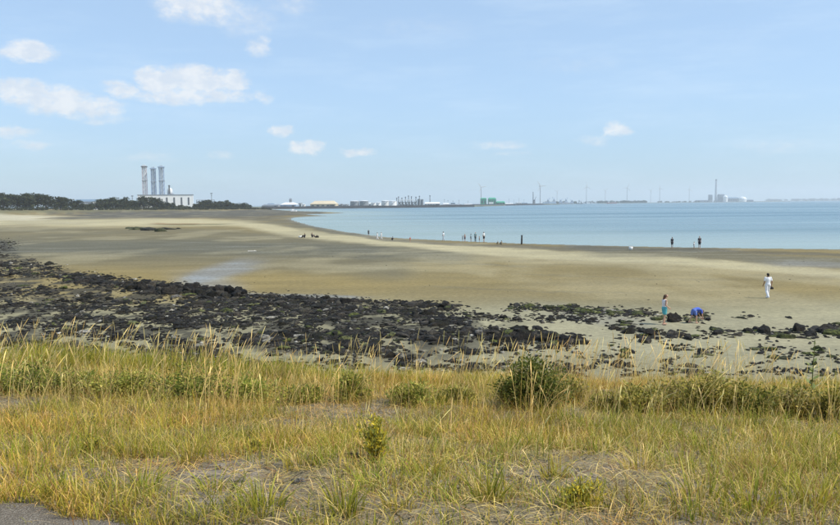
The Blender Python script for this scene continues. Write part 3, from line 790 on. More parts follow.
# the closed wood behind the front trees
ps = []
for i in range(640):
    al = random.uniform(-420, 440); X, Y = dune_pt(al, random.uniform(14, 34)); z = float(ground_z(np.array([X]), np.array([Y]))[0])
    u, v = to_px(np.array([[X, Y, z]])); topv = np.interp(u[0], [p[0] for p in TOPS], [p[1] for p in TOPS]) + random.uniform(.2, 2.2); h = max(1.5, (v[0] - topv) * Y / F_PX * 1.08)
    ps.append(foliage(110, np.array((X, Y, z + h * .5)), np.array((h * .42, h * .42, h * .5)), .7, TREE_COLS, 900 + i))
V, Fq, C = join_f(ps); tag(mesh_np('dune_wood', V, Fq, 'leaf', attrs={'col': C}), 'closed dark wood behind the front row of dune trees', 'wood', None, 'stuff')
# scrub at the foot of the wood
ps = []
for i in range(420):
    al = random.uniform(-260, 460); X, Y = dune_pt(al, random.uniform(-5, 4)); z = float(ground_z(np.array([X]), np.array([Y]))[0]); h = random.uniform(1.6, 3.6)
    ps.append(foliage(50, np.array((X, Y, z + h * .45)), np.array((h, h, h * .55)), .55, TREE_COLS + [(.09, .095, .05)], i))
V, Fq, C = join_f(ps); tag(mesh_np('dune_scrub', V, Fq, 'leaf', attrs={'col': C}), 'low dark scrub along the foot of the dune wood', 'scrub', None, 'stuff')

# ------------------------------------------------------------------ power plant with three lattice stacks
YP = 1500.0
def lattice(bm, w_, z0, z1, bays, r):
    for sx in (-1, 1):
        for sy in (-1, 1): pass
    hs = np.linspace(z0, z1, bays + 1); c = [(-w_, -w_), (w_, -w_), (w_, w_), (-w_, w_)]
    for a, b in zip(hs, hs[1:]):
        for k in range(4):
            p, q = c[k], c[(k + 1) % 4]
            b_tube(bm, (*p, b), (*q, b), r, n=5); b_tube(bm, (*p, a), (*q, b), r * .8, n=5); b_tube(bm, (*q, a), (*p, b), r * .8, n=5)
for x, top, wpx, mat, fl, lab in ((145.6, 166, 5.4, 'warning_red', 'off_white', 'pale lattice stack with reddish flues, left of the three'), (154.4, 168, 5.4, 'steel_blue', 'pale_grey', 'blue lattice stack in the middle of the three, slightly shorter'), (162.6, 166.5, 6.0, 'steel_blue', 'pale_grey', 'blue lattice stack at the right of the three')):
    p = at(x, 206, YP + 30); p[2] = 2.0; zt = at(x, top, YP + 30)[2] - 2
    t = thing('lattice_stack', p, lab, 'chimney', 'three lattice stacks of the power plant', R(12)); w_ = wpx * .74
    for sx, sy in ((-1, -1), (1, -1), (1, 1), (-1, 1)): part('leg', mat, t, b_tube, (sx * w_, sy * w_, 0), (sx * w_, sy * w_, zt), .6, .5, 6)
    part('bracing', mat, t, lattice, w_, 0, zt, 9, .28)
    for fx, fy in ((-2, -1.5), (2, -1.5), (0, 2)): part('flue', fl, t, b_tube, (fx, fy, 0), (fx, fy, zt + 2.5), .75, .7, 10)
    part('platform', 'dark_grey' if mat != 'steel_blue' else 'steel_blue', t, b_box, (0, 0, zt - 1.2), (w_ * 2.9, w_ * 2.9, 1.6))
    part('platform', 'mid_grey', t, b_box, (0, 0, zt * .66), (w_ * 2.5, w_ * 2.5, .9))
p = at(166.8, 206, YP + 5); z0 = 2.0
hall_x0, hall_x1 = gx(139.5, YP), gx(191.8, YP); zt = at(168, 195.2, YP)[2]
t = thing('power_hall', ((hall_x0 + hall_x1) / 2, YP, z0), 'long white power plant hall with dark upright windows under the stacks', 'building', None, R(15))
wd = (hall_x1 - hall_x0); hh = zt - z0
part('wall', 'white_paint', t, b_box, (0, 20, hh / 2), (wd, 40, hh))
part('roof', 'roof_grey', t, b_box, (0, 20, hh + .7), (wd + 1.5, 41.5, 1.4))
for x in (146, 152.8, 160, 167, 174, 181, 187.8):
    lx = (gx(x, YP) - (hall_x0 + hall_x1) / 2)
    f = part('window', 'dark_glass', t, b_box, (lx, -.15, hh * .55), (3.0, .5, hh * .56))
    part('frame', 'mid_grey', f, b_box, (lx, -.42, hh * .55), (.35, .2, hh * .56))
part('plinth', 'mid_grey', t, b_box, (0, -.2, .9), (wd + .6, .6, 1.8))
p = at(166.8, 205, YP - 6); t = thing('chimney', (p[0], YP + 12, z0 + hh + 1.4), 'slim dark chimney on the white hall right of the stacks', 'chimney')
part('shaft', 'dark_grey', t, b_tube, (0, 0, 0), (0, 0, 19), 1.6, 1.2, 12); part('collar', 'dark_grey', t, b_tube, (0, 0, 17), (0, 0, 18), 2.2, 2.2, 12); part('base', 'mid_grey', t, b_box, (0, 0, .8), (5, 5, 1.6))
p = at(170.3, 205, YP + 20); t = thing('vent_drum', (p[0], YP + 20, z0 + hh + 1.4), 'pale round drum on the hall roof beside the slim chimney', 'tank')
part('drum', 'off_white', t, b_lathe, [(5, 0), (5.2, 7), (4.6, 11), (2.6, 13), (.4, 13.6)], smooth=True); part('pipe', 'pale_grey', t, b_tube, (4, 0, 3), (9, 0, 0.3), .6, .6, 8)
# pipe rack right of the hall
a, b = gx(193, YP), gx(211, YP)
t = thing('pipe_rack', ((a + b) / 2, YP + 25, z0), 'grey open pipe rack right of the white power hall', 'pipe rack')
for k in range(7): part('post', 'mid_grey', t, b_box, ((k / 6 - .5) * (b - a), 0, 8.5), (.9, .9, 17))
for z in (9.5, 13, 16.6): part('pipe', 'pale_grey', t, b_tube, ((a - b) / 2, .9, z), ((b - a) / 2, .9, z), .65, .65, 8)
for x, top, Y, lab in ((211.8, 193, YP, 'lattice mast with a head frame right of the pipe rack'), (132.6, 195.5, YP - 60, 'thin mast left of the power hall'), (118.5, 197.5, YP - 60, 'short thin mast above the wood further left')):
    p = at(x, 206, Y); zt = at(x, top, Y)[2]
    t = thing('mast', (p[0], Y, 2), lab, 'mast', 'masts near the power plant')
    part('pole', 'mid_grey', t, b_tube, (0, 0, 0), (0, 0, zt - 2), .8, .5, 8); part('head', 'dark_grey', t, b_box, (0, 0, zt - 3), (4.2, 1.2, 1.4)); part('arm', 'dark_grey', t, b_box, (0, 0, zt - 7), (2.8, .6, .6))
a, b = gx(77, 1350), gx(96, 1350); zt = at(86, 199.4, 1350)[2]
t = thing('warehouse', ((a + b) / 2, 1350, 2), 'low blue-grey roofed shed showing between the dune trees', 'building')
def gable(bm, wd, dp, z0, z1, ov=.8):
    P = [(-wd / 2 - ov, -dp / 2 - ov, z0), (wd / 2 + ov, -dp / 2 - ov, z0), (wd / 2 + ov, 0, z1), (-wd / 2 - ov, 0, z1), (-wd / 2 - ov, dp / 2 + ov, z0), (wd / 2 + ov, dp / 2 + ov, z0)]
    v = [bm.verts.new(q) for q in P]
    for f in ((0, 1, 2, 3), (3, 2, 5, 4), (0, 3, 4), (1, 5, 2), (0, 4, 5, 1)): bm.faces.new([v[i] for i in f])
part('wall', 'pale_grey', t, b_box, (0, 0, (zt - 6) / 2), (b - a, 30, zt - 6)); part('roof', 'roof_blue', t, gable, b - a, 30, zt - 6, zt - 1.8)
part('door', 'mid_grey', t, b_box, (-3, -15.1, 2.6), (6, .4, 5.2))

# ------------------------------------------------------------------ tank farm behind the breakwater
YT = 1540.0
def zpx(x, y, Y): return float(at(x, y, Y)[2])
def tank(x0, x1, top, Y, wall, roofm, label, group='storage tanks behind the breakwater'):
    cx = (gx(x0, Y) + gx(x1, Y)) / 2; r = (gx(x1, Y) - gx(x0, Y)) / 2; h = zpx((x0 + x1) / 2, top, Y) - 2.2
    t = thing('storage_tank', (cx, Y, 2.2), label, 'tank', group)
    part('shell', wall, t, b_lathe, [(r, 0), (r, h * .9)], n=28, smooth=False)
    part('roof', roofm, t, b_lathe, [(r * 1.015, h * .9), (r * 1.015, h * .915), (r * .6, h * .97), (.3, h)], n=28)
    part('rim', 'pale_grey', t, b_lathe, [(r * 1.02, h * .86), (r * 1.02, h * .885)], n=28)
    bm = bmesh.new()
    for k in range(14):
        a0 = -2.4 + k * .11; b_box(bm, (r * 1.02 * math.cos(a0), r * 1.02 * math.sin(a0), h * .9 * (k + .5) / 14), (1.4, 1.0, .35), a0)
    bm_obj('stair', bm, 'mid_grey', t)
tank(350.2, 359.2, 200.6, YT, 'mid_grey', 'dome_white', 'left of the two wide grey tanks with white roofs')
tank(359.6, 368.6, 200.4, YT, 'mid_grey', 'dome_white', 'right of the two wide grey tanks with white roofs')
tank(371, 375.6, 202.6, YT + 30, 'off_white', 'pale_grey', 'low buff tank just right of the grey pair')
tank(376, 381, 202.2, YT - 20, 'dome_white', 'dome_white', 'small bright white tank at the left of the white row')
tank(381.5, 389.5, 200.3, YT + 20, 'off_white', 'dome_white', 'broad white tank in the middle of the white row')
tank(388.6, 396.8, 200.6, YT - 10, 'dome_white', 'dome_white', 'broad white tank at the right of the white row')
tank(417.5, 420.5, 198.8, YT + 20, 'mid_grey', 'dark_grey', 'tall dark silo left of its twin beside the process plant', 'dark silos')
tank(420.8, 423.6, 199.2, YT + 20, 'mid_grey', 'dark_grey', 'tall dark silo right of its twin beside the process plant', 'dark silos')
tank(302, 305.5, 204, YT, 'off_white', 'off_white', 'tiny pale tank between the blue shed and the buff hall')
tank(340.5, 343.2, 203.6, YT, 'mid_grey', 'pale_grey', 'small grey tank right of the buff hall')
tank(345, 347.6, 204, YT, 'pale_grey', 'pale_grey', 'small pale tank left of the two wide grey tanks')

def hall(name, x0, x1, eave, ridge, Y, wall, roofm, label, depth=40, windows=0, cat='building', group=None, hip=0.0):
    a, b = gx(x0, Y), gx(x1, Y); wd = b - a; ze = zpx((x0 + x1) / 2, eave, Y) - 2.2; zr = zpx((x0 + x1) / 2, ridge, Y) - 2.2
    t = thing(name, ((a + b) / 2, Y, 2.2), label, cat, group)
    part('wall', wall, t, b_box, (0, 0, ze / 2), (wd, depth, ze))
    bm = bmesh.new(); o_ = wd * .012
    P = [(-wd / 2 - o_, -depth / 2 - 1, ze), (wd / 2 + o_, -depth / 2 - 1, ze), (wd / 2 + o_, depth / 2 + 1, ze), (-wd / 2 - o_, depth / 2 + 1, ze), (-wd / 2 + hip * wd, -depth * .08, zr), (wd / 2 - hip * wd, -depth * .08, zr), (wd / 2 - hip * wd, depth * .08, zr), (-wd / 2 + hip * wd, depth * .08, zr)]
    v = [bm.verts.new(q) for q in P]
    for f in ((0, 3, 2, 1), (0, 1, 5, 4), (1, 2, 6, 5), (2, 3, 7, 6), (3, 0, 4, 7), (4, 5, 6, 7)): bm.faces.new([v[i] for i in f])
    bm_obj('roof', bm, roofm, t)
    for k in range(windows):
        part('window', 'dark_glass', t, b_box, (wd * ((k + .5) / windows - .5), -depth / 2 - .1, ze * .5), (wd / windows * .5, .6, ze * .4))
    part('door', 'dark_grey', t, b_box, (wd * .32, -depth / 2 - .15, min(2.6, ze * .35)), (min(5, wd * .2), .5, min(5.2, ze * .7)))
    return t
hall('shed', 282, 297.5, 204.6, 202.4, YT, 'steel_blue', 'dome_white', 'blue-grey shed with a white roof at the left of the tank farm', hip=.25)
t = hall('conveyor_tower', 289.6, 291.6, 199.6, 198.2, YT + 30, 'mid_grey', 'roof_grey', 'narrow grey tower rising behind the blue-grey shed', 10)
hall('bulk_store', 312, 337, 204.0, 200.8, YT - 10, 'buff', 'buff', 'buff hip-roofed bulk store between the shed and the tanks', 50, 5, hip=.13)
hall('shed', 264, 280, 205.4, 204.2, YT + 20, 'pale_grey', 'roof_grey', 'low grey shed at the far left root of the breakwater', hip=.05)
hall('shed', 424.5, 440, 203.6, 202.2, YT, 'off_white', 'dome_white', 'long low white shed right of the dark silos', 30, 6, hip=.04)
hall('shed', 441, 462, 205.2, 204.2, YT + 40, 'roof_grey', 'mid_grey', 'low dark shed towards the end of the breakwater', 30, hip=.04)
# process plant: frames, vessels, columns
a, b = gx(398, YT), gx(417, YT); t = thing('process_plant', ((a + b) / 2, YT, 2.2), 'tangled white and dark process plant between tanks and silos', 'plant')
wd = b - a
for k, z in enumerate((4.2, 8.4)): part('deck', 'dark_grey', t, b_box, (0, 0, z), (wd, 22, .8))
part('roof', 'dome_white', t, b_box, (-2, 0, zpx(407, 199.6, YT) - 3), (wd * .8, 20, 1.6))
for k in range(9): part('column', 'mid_grey', t, b_box, ((k / 8 - .5) * wd * .96, -10.4, 5.8), (1.0, 1.0, 11.6))
for k in range(6): part('vessel', 'off_white', t, b_lathe, [(1.6, 4.6), (1.9, 5.2), (1.9, 7.4), (1.2, 8.0)], ((k / 5 - .5) * wd * .85, -6.5, 0), 12)
for k in range(6): part('vessel', 'pale_grey', t, b_lathe, [(1.5, 0), (1.7, .6), (1.7, 3.4), (.6, 3.8)], ((k / 5 - .5) * wd * .8 + 1.5, -8.5, 0), 12)
for i, (x, top) in enumerate(((396.8, 198), (398.6, 196.8), (402, 198), (405.5, 197), (408.6, 195.8), (411.5, 196.6), (416, 197), (419.5, 196), (430, 195.6))):
    h = zpx(x, top, YT) - 2.2; t = thing('flue_pipe', (gx(x, YT + 26), YT + 26, 2.2), ['slim dark flue', 'tall slim dark flue', 'slim grey flue', 'slim pale flue', 'tallest slim flue', 'second tallest slim flue', 'slim flue', 'slim dark mast', 'lone thin mast'][i] + ' rising behind ' + ['the last white tank', 'the gap left of the process plant', 'the left bay of the process plant', 'the middle bay of the process plant', 'the process plant roof', 'the right bay of the process plant', 'the process plant beside the silos', 'the dark silos', 'the long low white shed'][i], 'flue', 'flues of the process plant')
    part('pipe', 'mid_grey', t, b_tube, (0, 0, 0), (0, 0, h), 1.0, .75, 8); part('cap', 'dark_grey', t, b_tube, (0, 0, h - 1), (0, 0, h + .6), 1.3, 1.3, 8); part('base', 'dark_grey', t, b_box, (0, 0, .6), (3, 3, 1.2))

for x0, x1, ev, rg, Y_, wl, rf, lab in ((443, 449, 204.0, 203.0, 1700, 'dome_white', 'off_white', 'tiny white office block above the end of the breakwater'), (451, 455, 203.2, 202.6, 1750, 'pale_grey', 'roof_blue', 'tiny grey block right of the white office block'), (464, 472, 204.6, 203.6, 1900, 'off_white', 'pale_grey', 'pale low shed past the end of the breakwater'), (473, 479, 204.4, 203.8, 2200, 'mid_grey', 'roof_grey', 'dark low shed left of the green halls'),
        (268, 274, 204.6, 203.4, 1700, 'off_white', 'roof_blue', 'small pale house behind the low grey shed at far left'), (299, 302, 203.4, 202.8, 1640, 'pale_grey', 'mid_grey', 'small grey block between the blue shed and buff hall'), (338, 349, 204.8, 204.0, 1680, 'pale_grey', 'roof_grey', 'low grey shed behind the small tanks'), (369, 376, 203.6, 202.8, 1700, 'off_white', 'dome_white', 'pale shed behind the low buff tank'),
        (516, 521, 203.0, 202.4, 2500, 'dome_white', 'pale_grey', 'white quay block right of the white shed'), (522, 527, 203.2, 202.7, 2520, 'pale_grey', 'roof_blue', 'grey quay block left of the crane ship')):
    hall('quay_building', x0, x1, ev, rg, Y_, wl, rf, lab, 22, 3, hip=.03, group='small quay buildings')
for i, (x, top, Y_) in enumerate(((444.5, 199.5, 1700), (448, 200.5, 1720), (453, 201, 1750), (459, 200.2, 1800), (468, 201, 1900), (509, 199, 2400), (514, 200, 2450), (519, 198.5, 2500), (524, 199.5, 2500))):
    t = thing('light_mast', (gx(x, Y_), Y_, 2.2), 'thin light mast on the quay, %s from the left' % ORD[i], 'mast', 'thin light masts on the quay'); h = zpx(x, top, Y_) - 2.2
    part('pole', 'pale_grey', t, b_tube, (0, 0, 0), (0, 0, h), .55, .35, 6); part('lamp_head', 'mid_grey', t, b_box, (0, 0, h), (2.6, .8, .7)); part('foot', 'concrete', t, b_box, (0, 0, .3), (1.8, 1.8, .8))

# ------------------------------------------------------------------ green terminal and port
YG = 2350.0
t = hall('green_hall', 480.6, 486.2, 198.8, 197.8, YG, 'green_paint', 'green_paint', 'tall green hall at the left of the green terminal', 24, 2, hip=.04)
t = hall('green_hall', 488.2, 495.8, 199.0, 197.6, YG, 'green_paint', 'green_paint', 'wide green hall with a pale base right of the tall one', 24, 3, hip=.1)
part('base_band', 'off_white', t, b_box, (-4, -12.4, 5.5), (14, .9, 6))
hall('green_hall', 496.4, 504.5, 202.4, 201.2, YG, 'green_paint', 'green_paint', 'low green hall at the right of the green terminal', 24, 3, hip=.06)
hall('shed', 505, 513, 204.2, 203.3, YG, 'dome_white', 'off_white', 'low white shed right of the green terminal', 24, 3, hip=.02)
hall('shed', 514, 527, 204.6, 203.8, YG + 80, 'pale_grey', 'roof_grey', 'low grey quay shed left of the crane ship', 24, 4, hip=.02)
def turbine(x, hub, Y, ang, label, z=2.0, yaw=0.0, bl=None):
    zt = zpx(x, hub, Y) - z; bl = zt * .33 if bl is None else bl; k = Y / F_PX
    t = thing('wind_turbine', (gx(x, Y), Y, z), label, 'wind turbine', 'wind turbines along the far shore', yaw)
    part('tower', 'pale_grey', t, b_tube, (0, 0, 0), (0, 0, zt), max(1.9, k * .24), max(1.1, k * .15), 14)
    part('nacelle', 'mid_grey', t, b_box, (0, 1.5, zt + .4), (4.2, 11, 4.4))
    h = part('hub', 'off_white', t, b_lathe, [(2.2, -1.8), (2.4, 0), (1.4, 1.8)], n=12); h.location = (0, -5.4, zt + .4); h.rotation_euler = (R(90), 0, 0)
    for j in range(3):
        an = R(ang + 120 * j); c, s = math.cos(an), math.sin(an); bm = bmesh.new(); prev = None
        for tt, wdt in ((.04, 2.0), (.2, 3.6), (.6, 2.4), (1.0, .7)):
            o_ = Vector((c * bl * tt, -6.2, zt + .4 + s * bl * tt)); nrm = Vector((-s, 0, c)) * wdt / 2; dp = Vector((0, .5, 0))
            cur = [bm.verts.new(o_ + nrm - dp), bm.verts.new(o_ - nrm - dp), bm.verts.new(o_ - nrm + dp), bm.verts.new(o_ + nrm + dp)]
            if prev:
                for q in range(4): bm.faces.new((prev[q], prev[(q + 1) % 4], cur[(q + 1) % 4], cur[q]))
            else: bm.faces.new(cur[::-1])
            prev = cur
        bm.faces.new(prev); bm_obj('blade', bm, 'off_white', t)
    part('foundation', 'concrete', t, b_tube, (0, 0, -.6), (0, 0, 1.0), 6, 5, 14)
turbine(481.2, 187.4, 2900, 8, 'wind turbine standing above the green halls', 2.2)
turbine(540.2, 186.2, 2850, 2, 'large white wind turbine right of the crane ship', 2.2)
turbine(586.4, 187, 4300, 95, 'wind turbine above the moored white ship')
turbine(627.0, 188, 4450, 70, 'wind turbine above the dark far wood')
turbine(659.6, 188.6, 4750, 100, 'wind turbine midway between the far wood and the power station')
turbine(689.0, 189.4, 5100, 85, 'wind turbine nearest the tall power station chimney')
for x, hub, Y, lab in ((605.2, 190.5, 5600, 'faint distant turbine left of the far wood'), (650.5, 190.5, 5700, 'faint distant turbine just right of the far wood'), (557, 191.5, 5200, 'faint distant turbine behind the port cranes')):
    turbine(x, hub, Y, 40, lab)

def ship(name, x0, x1, Y, hullm, label, house, deck_px, house_px, hx):
    a, b = gx(x0, Y), gx(x1, Y); ln = b - a; zd = max(3.0, zpx((x0 + x1) / 2, deck_px, Y)); zh = zpx((x0 + x1) / 2, house_px, Y)
    t = thing(name, ((a + b) / 2, Y, 0), label, 'ship', 'ships in the port')
    bm = bmesh.new(); bw = ln * .075
    for z, k in ((-.8, .9), (zd, 1.0)):
        pass
    lo = [(-ln * .46, -bw * .8), (ln * .36, -bw * .8), (ln * .46, 0), (ln * .36, bw * .8), (-ln * .46, bw * .8)]; hi = [(-ln * .5, -bw), (ln * .4, -bw), (ln * .5, 0), (ln * .4, bw), (-ln * .5, bw)]
    A = [bm.verts.new((x, y, -.8)) for x, y in lo]; B = [bm.verts.new((x, y, zd)) for x, y in hi]
    for i in range(5): bm.faces.new((A[i], A[(i + 1) % 5], B[(i + 1) % 5], B[i]))
    bm.faces.new(A[::-1]); bm.faces.new(B); bm_obj('hull', bm, hullm, t)
    hs = part('deckhouse', house, t, b_box, (ln * hx, 0, (zd + zh) / 2), (ln * .16, bw * 1.5, zh - zd))
    part('bridge_window', 'dark_glass', hs, b_box, (ln * hx, -bw * .76, zh - 2), (ln * .13, .3, 1.6))
    part('funnel', 'mid_grey', t, b_tube, (ln * (hx - .11), 0, zd), (ln * (hx - .11), 0, zh + 2), 1.8, 1.6, 10)
    part('mast', 'pale_grey', t, b_tube, (ln * .3, 0, zd), (ln * .3, 0, zh + 4), .6, .4, 6)
    part('hatch_cover', 'pale_grey', t, b_box, (ln * .1, 0, zd + .9), (ln * .34, bw * 1.3, 1.8))
    return t
ship('cargo_ship', 582.5, 601, 3150, 'dome_white', 'long white ship moored on the far shore under a turbine', 'dome_white', 203.3, 201.6, -.2)
ship('cargo_ship', 576, 583, 3150, 'mid_grey', 'small grey and white ship just left of the long white one', 'dome_white', 203.4, 200.6, .05)
ship('cargo_ship', 606.5, 617, 3500, 'ship_red', 'reddish ship right of the long white one', 'off_white', 202.6, 201.2, -.3)
t = ship('crane_ship', 528, 537, 2480, 'off_white', 'white vessel with tall dark crane mast left of the large turbine', 'mid_grey', 204.2, 199.8, .18)
part('crane_mast', 'dark_grey', t, b_tube, (2, 0, 3), (2, 0, zpx(530, 191.8, 2480)), 1.5, .9, 8); part('crane_arm', 'dark_grey', t, b_tube, (2, 0, 8), (12, 0, 27), .8, .5, 6)
def port_crane(x, top, Y, label, lean=1):
    h = (zpx(x, top, Y) - 2) * .9; t = thing('port_crane', (gx(x, Y), Y, 2), label, 'crane', 'cranes of the distant port')
    for sx in (-1, 1):
        for sy in (-1, 1): part('leg', 'steel_blue', t, b_tube, (sx * 6, sy * 6, 0), (sx * 4, sy * 4, h * .4), 1.0, .9, 6)
    part('portal', 'steel_blue', t, b_box, (0, 0, h * .4 + 1), (10, 10, 2)); part('cabin', 'mid_grey', t, b_box, (0, 0, h * .4 + 4), (6, 6, 4.4))
    part('mast', 'steel_blue', t, b_tube, (0, 0, h * .4 + 5), (-2 * lean, 0, h * .8), 1.6, 1.1, 6); part('boom', 'steel_blue', t, b_tube, (2 * lean, 0, h * .4 + 4), (9 * lean, 0, h), 1.0, .6, 6)
    part('tie', 'steel_blue', t, b_tube, (-2 * lean, 0, h * .8), (8.6 * lean, 0, h * .97), .4, .4, 5)
for x, top, Y, ln, lab in ((548, 197, 3400, 1, 'leftmost blue crane of the distant port'), (554, 196, 3450, -1, 'second blue crane from the left in the distant port'), (560.5, 198, 3400, 1, 'middle blue crane of the distant port'), (566, 196.5, 3500, 1, 'fourth blue crane of the distant port'), (572, 199, 3400, -1, 'rightmost blue crane beside the small grey ship')):
    port_crane(x, top, Y, lab, ln)
hall('shed', 543, 556, 203.6, 202.2, 3420, 'pale_grey', 'roof_blue', 'long port shed beneath the leftmost cranes', 30, 4, hip=.02); hall('shed', 559, 573, 203.4, 202.4, 3420, 'mid_grey', 'roof_grey', 'long dark port shed beneath the right-hand cranes', 30, 4, hip=.02)

# ------------------------------------------------------------------ power station on the far point
YS = 5500.0
t = thing('power_station_chimney', (gx(715.7, YS), YS, 2), 'tall thin chimney of the distant power station on the point', 'chimney'); h = zpx(715.7, 179.6, YS)
part('shaft', 'pale_grey', t, b_tube, (0, 0, 0), (0, 0, h - 2), 8.5, 5.6, 20); part('lip', 'dark_grey', t, b_tube, (0, 0, h - 8), (0, 0, h), 6.4, 6.4, 20); part('base', 'mid_grey', t, b_box, (0, 0, 5), (24, 24, 10))
hall('boiler_house', 708.8, 711.6, 195.0, 194.6, YS, 'mid_grey', 'roof_grey', 'narrow grey boiler house left of the tall chimney', 30, 2, group='power station halls')
hall('boiler_house', 718.2, 723.4, 194.8, 194.0, YS, 'mid_grey', 'roof_grey', 'block-like grey boiler house right of the tall chimney', 40, 3, group='power station halls')
hall('turbine_hall', 724, 738, 198.4, 197.2, YS + 60, 'mid_grey', 'roof_blue', 'long low grey turbine hall right of the boiler house', 50, 6, group='power station halls', hip=.12)
hall('turbine_hall', 737, 752, 200.2, 199.4, YS + 80, 'mid_grey', 'roof_grey', 'flat grey annex behind the white dome', 50, 6, group='power station halls', hip=.02)
hall('turbine_hall', 696, 708.5, 200.6, 200.1, YS + 40, 'pale_grey', 'roof_grey', 'low pale shed at the left of the power station', 40, 4, group='power station halls', hip=.02)
for x0, x1, top, lab in ((723, 727.4, 195.4, 'small white dome between boiler house and turbine hall'), (738.8, 746.2, 196.6, 'large bright white dome of the distant power station')):
    cx, r = gx((x0 + x1) / 2, YS - 40), (gx(x1, YS) - gx(x0, YS)) / 2; zt = zpx((x0 + x1) / 2, top, YS - 40) - 2
    t = thing('reactor_dome', (cx, YS - 40, 2), lab, 'dome', 'power station domes'); hb = max(1, zt - r * .8)
    part('drum', 'white_paint', t, b_lathe, [(r, 0), (r, hb)], n=28); part('cap', 'dome_white', t, b_lathe, [(r * math.cos(a), hb + r * .8 * math.sin(a)) for a in np.linspace(0, 1.5, 9)], n=28, smooth=True)

# boat drawn up near the spit
p = drop(293.5, 211.4); t = thing('small_boat', (p[0], p[1], p[2]), 'small white boat at the edge of the far mudflat', 'boat', None, .3)
bm = bmesh.new(); lo = [(-3.2, -1), (2.4, -1), (4, 0), (2.4, 1), (-3.2, 1)]; A = [bm.verts.new((x * .9, y * .7, -.05)) for x, y in lo]; B = [bm.verts.new((x, y, 1.3)) for x, y in lo]
for i in range(5): bm.faces.new((A[i], A[(i + 1) % 5], B[(i + 1) % 5], B[i]))
bm.faces.new(A[::-1]); bm.faces.new(B); bm_obj('hull', bm, 'dome_white', t); part('cabin', 'dome_white', t, b_box, (-.6, 0, 1.9), (2.2, 1.3, 1.2)); part('mast', 'pale_grey', t, b_tube, (.6, 0, 1.3), (.6, 0, 4.4), .07, .05, 6)

# ------------------------------------------------------------------ people
SKIN = plain('skin', (.52, .31, .21), .6, .05, 6); TANSKIN = plain('skin_tan', (.36, .20, .13), .6, .05, 6)
CLOTH = {}
def cloth(name, col): return plain('cloth_' + name, col, .85, .12, 9)
plain('hair_brown', (.10, .05, .025), .6, .3, 30); plain('hair_dark', (.014, .011, .009), .6, .3, 30); plain('hair_blond', (.36, .25, .11), .6, .3, 30)
plain('eye', (.02, .02, .02), .2, 0, 5); plain('lips', (.36, .14, .12), .5, 0, 5)
def ringtube(bm, rings, n=14):
    """rings: (centre, axis u, axis v, ru, rv)"""
    prev = None
    for c, a, b, ra, rb in rings:
        c = Vector(c); cur = [bm.verts.new(c + Vector(a) * ra * math.cos(2 * math.pi * i / n) + Vector(b) * rb * math.sin(2 * math.pi * i / n)) for i in range(n)]
        if prev:
            for i in range(n): bm.faces.new((prev[i], prev[(i + 1) % n], cur[(i + 1) % n], cur[i]))
        else: bm.faces.new(cur[::-1])
        prev = cur
    bm.faces.new(prev)
def blob(bm, c, r):
    g = bmesh.ops.create_icosphere(bm, subdivisions=2, radius=1)
    for v in g['verts']: v.co = Vector((v.co.x * r[0], v.co.y * r[1], v.co.z * r[2])) + Vector(c)
def limb(bm, pts, n=10):
    for (p0, r0_), (p1, r1_) in zip(pts, pts[1:]): b_tube(bm, p0, p1, r0_, r1_, n)
    for p, r in pts: blob(bm, p, (r, r, r))
def fuse(o, voxel, smooth=4):
    m = o.modifiers.new('fuse', 'REMESH'); m.mode = 'VOXEL'; m.voxel_size = voxel; m.use_smooth_shade = True
    s = o.modifiers.new('smooth', 'SMOOTH'); s.factor = .5; s.iterations = smooth
STAND = {'pelvis': (0, 0, .93), 'waist': (0, 0, 1.08), 'chest': (0, .005, 1.28), 'neck': (0, 0, 1.44), 'head': (0, .025, 1.585),
         'shR': (.185, 0, 1.385), 'elR': (.235, -.03, 1.10), 'haR': (.235, .05, .85), 'shL': (-.185, 0, 1.385), 'elL': (-.235, -.03, 1.10), 'haL': (-.235, .05, .85),
         'hpR': (.095, 0, .90), 'knR': (.10, .02, .50), 'anR': (.10, -.02, .085), 'hpL': (-.095, 0, .90), 'knL': (-.10, .02, .50), 'anL': (-.10, -.02, .085)}
WALK = dict(STAND, knR=(.10, .10, .51), anR=(.10, .17, .09), knL=(-.10, -.02, .50), anL=(-.10, -.26, .13), elR=(.235, -.09, 1.11), haR=(.235, -.05, .86), elL=(-.235, .03, 1.10), haL=(-.235, .16, .88))
SIT = dict(STAND, pelvis=(0, 0, .13), waist=(0, -.05, .28), chest=(0, -.08, .48), neck=(0, -.07, .64), head=(0, -.03, .785), shR=(.185, -.08, .585), shL=(-.185, -.08, .585), elR=(.27, .02, .36), elL=(-.27, .02, .36), haR=(.16, .26, .40), haL=(-.16, .26, .40),
           hpR=(.095, .02, .12), hpL=(-.095, .02, .12), knR=(.13, .40, .45), knL=(-.13, .40, .45), anR=(.11, .62, .085), anL=(-.11, .62, .085))
BEND = dict(STAND, pelvis=(0, -.10, .86), waist=(0, .06, .93), chest=(0, .27, .92), neck=(0, .43, .86), head=(0, .55, .78), shR=(.17, .37, .86), shL=(-.17, .37, .86), elR=(.20, .42, .57), elL=(-.20, .46, .58), haR=(.14, .52, .32), haL=(-.12, .56, .34),
            hpR=(.095, -.10, .84), hpL=(-.095, -.10, .84), knR=(.11, .04, .47), knL=(-.11, -.16, .47), anR=(.11, .02, .085), anL=(-.11, -.36, .14))
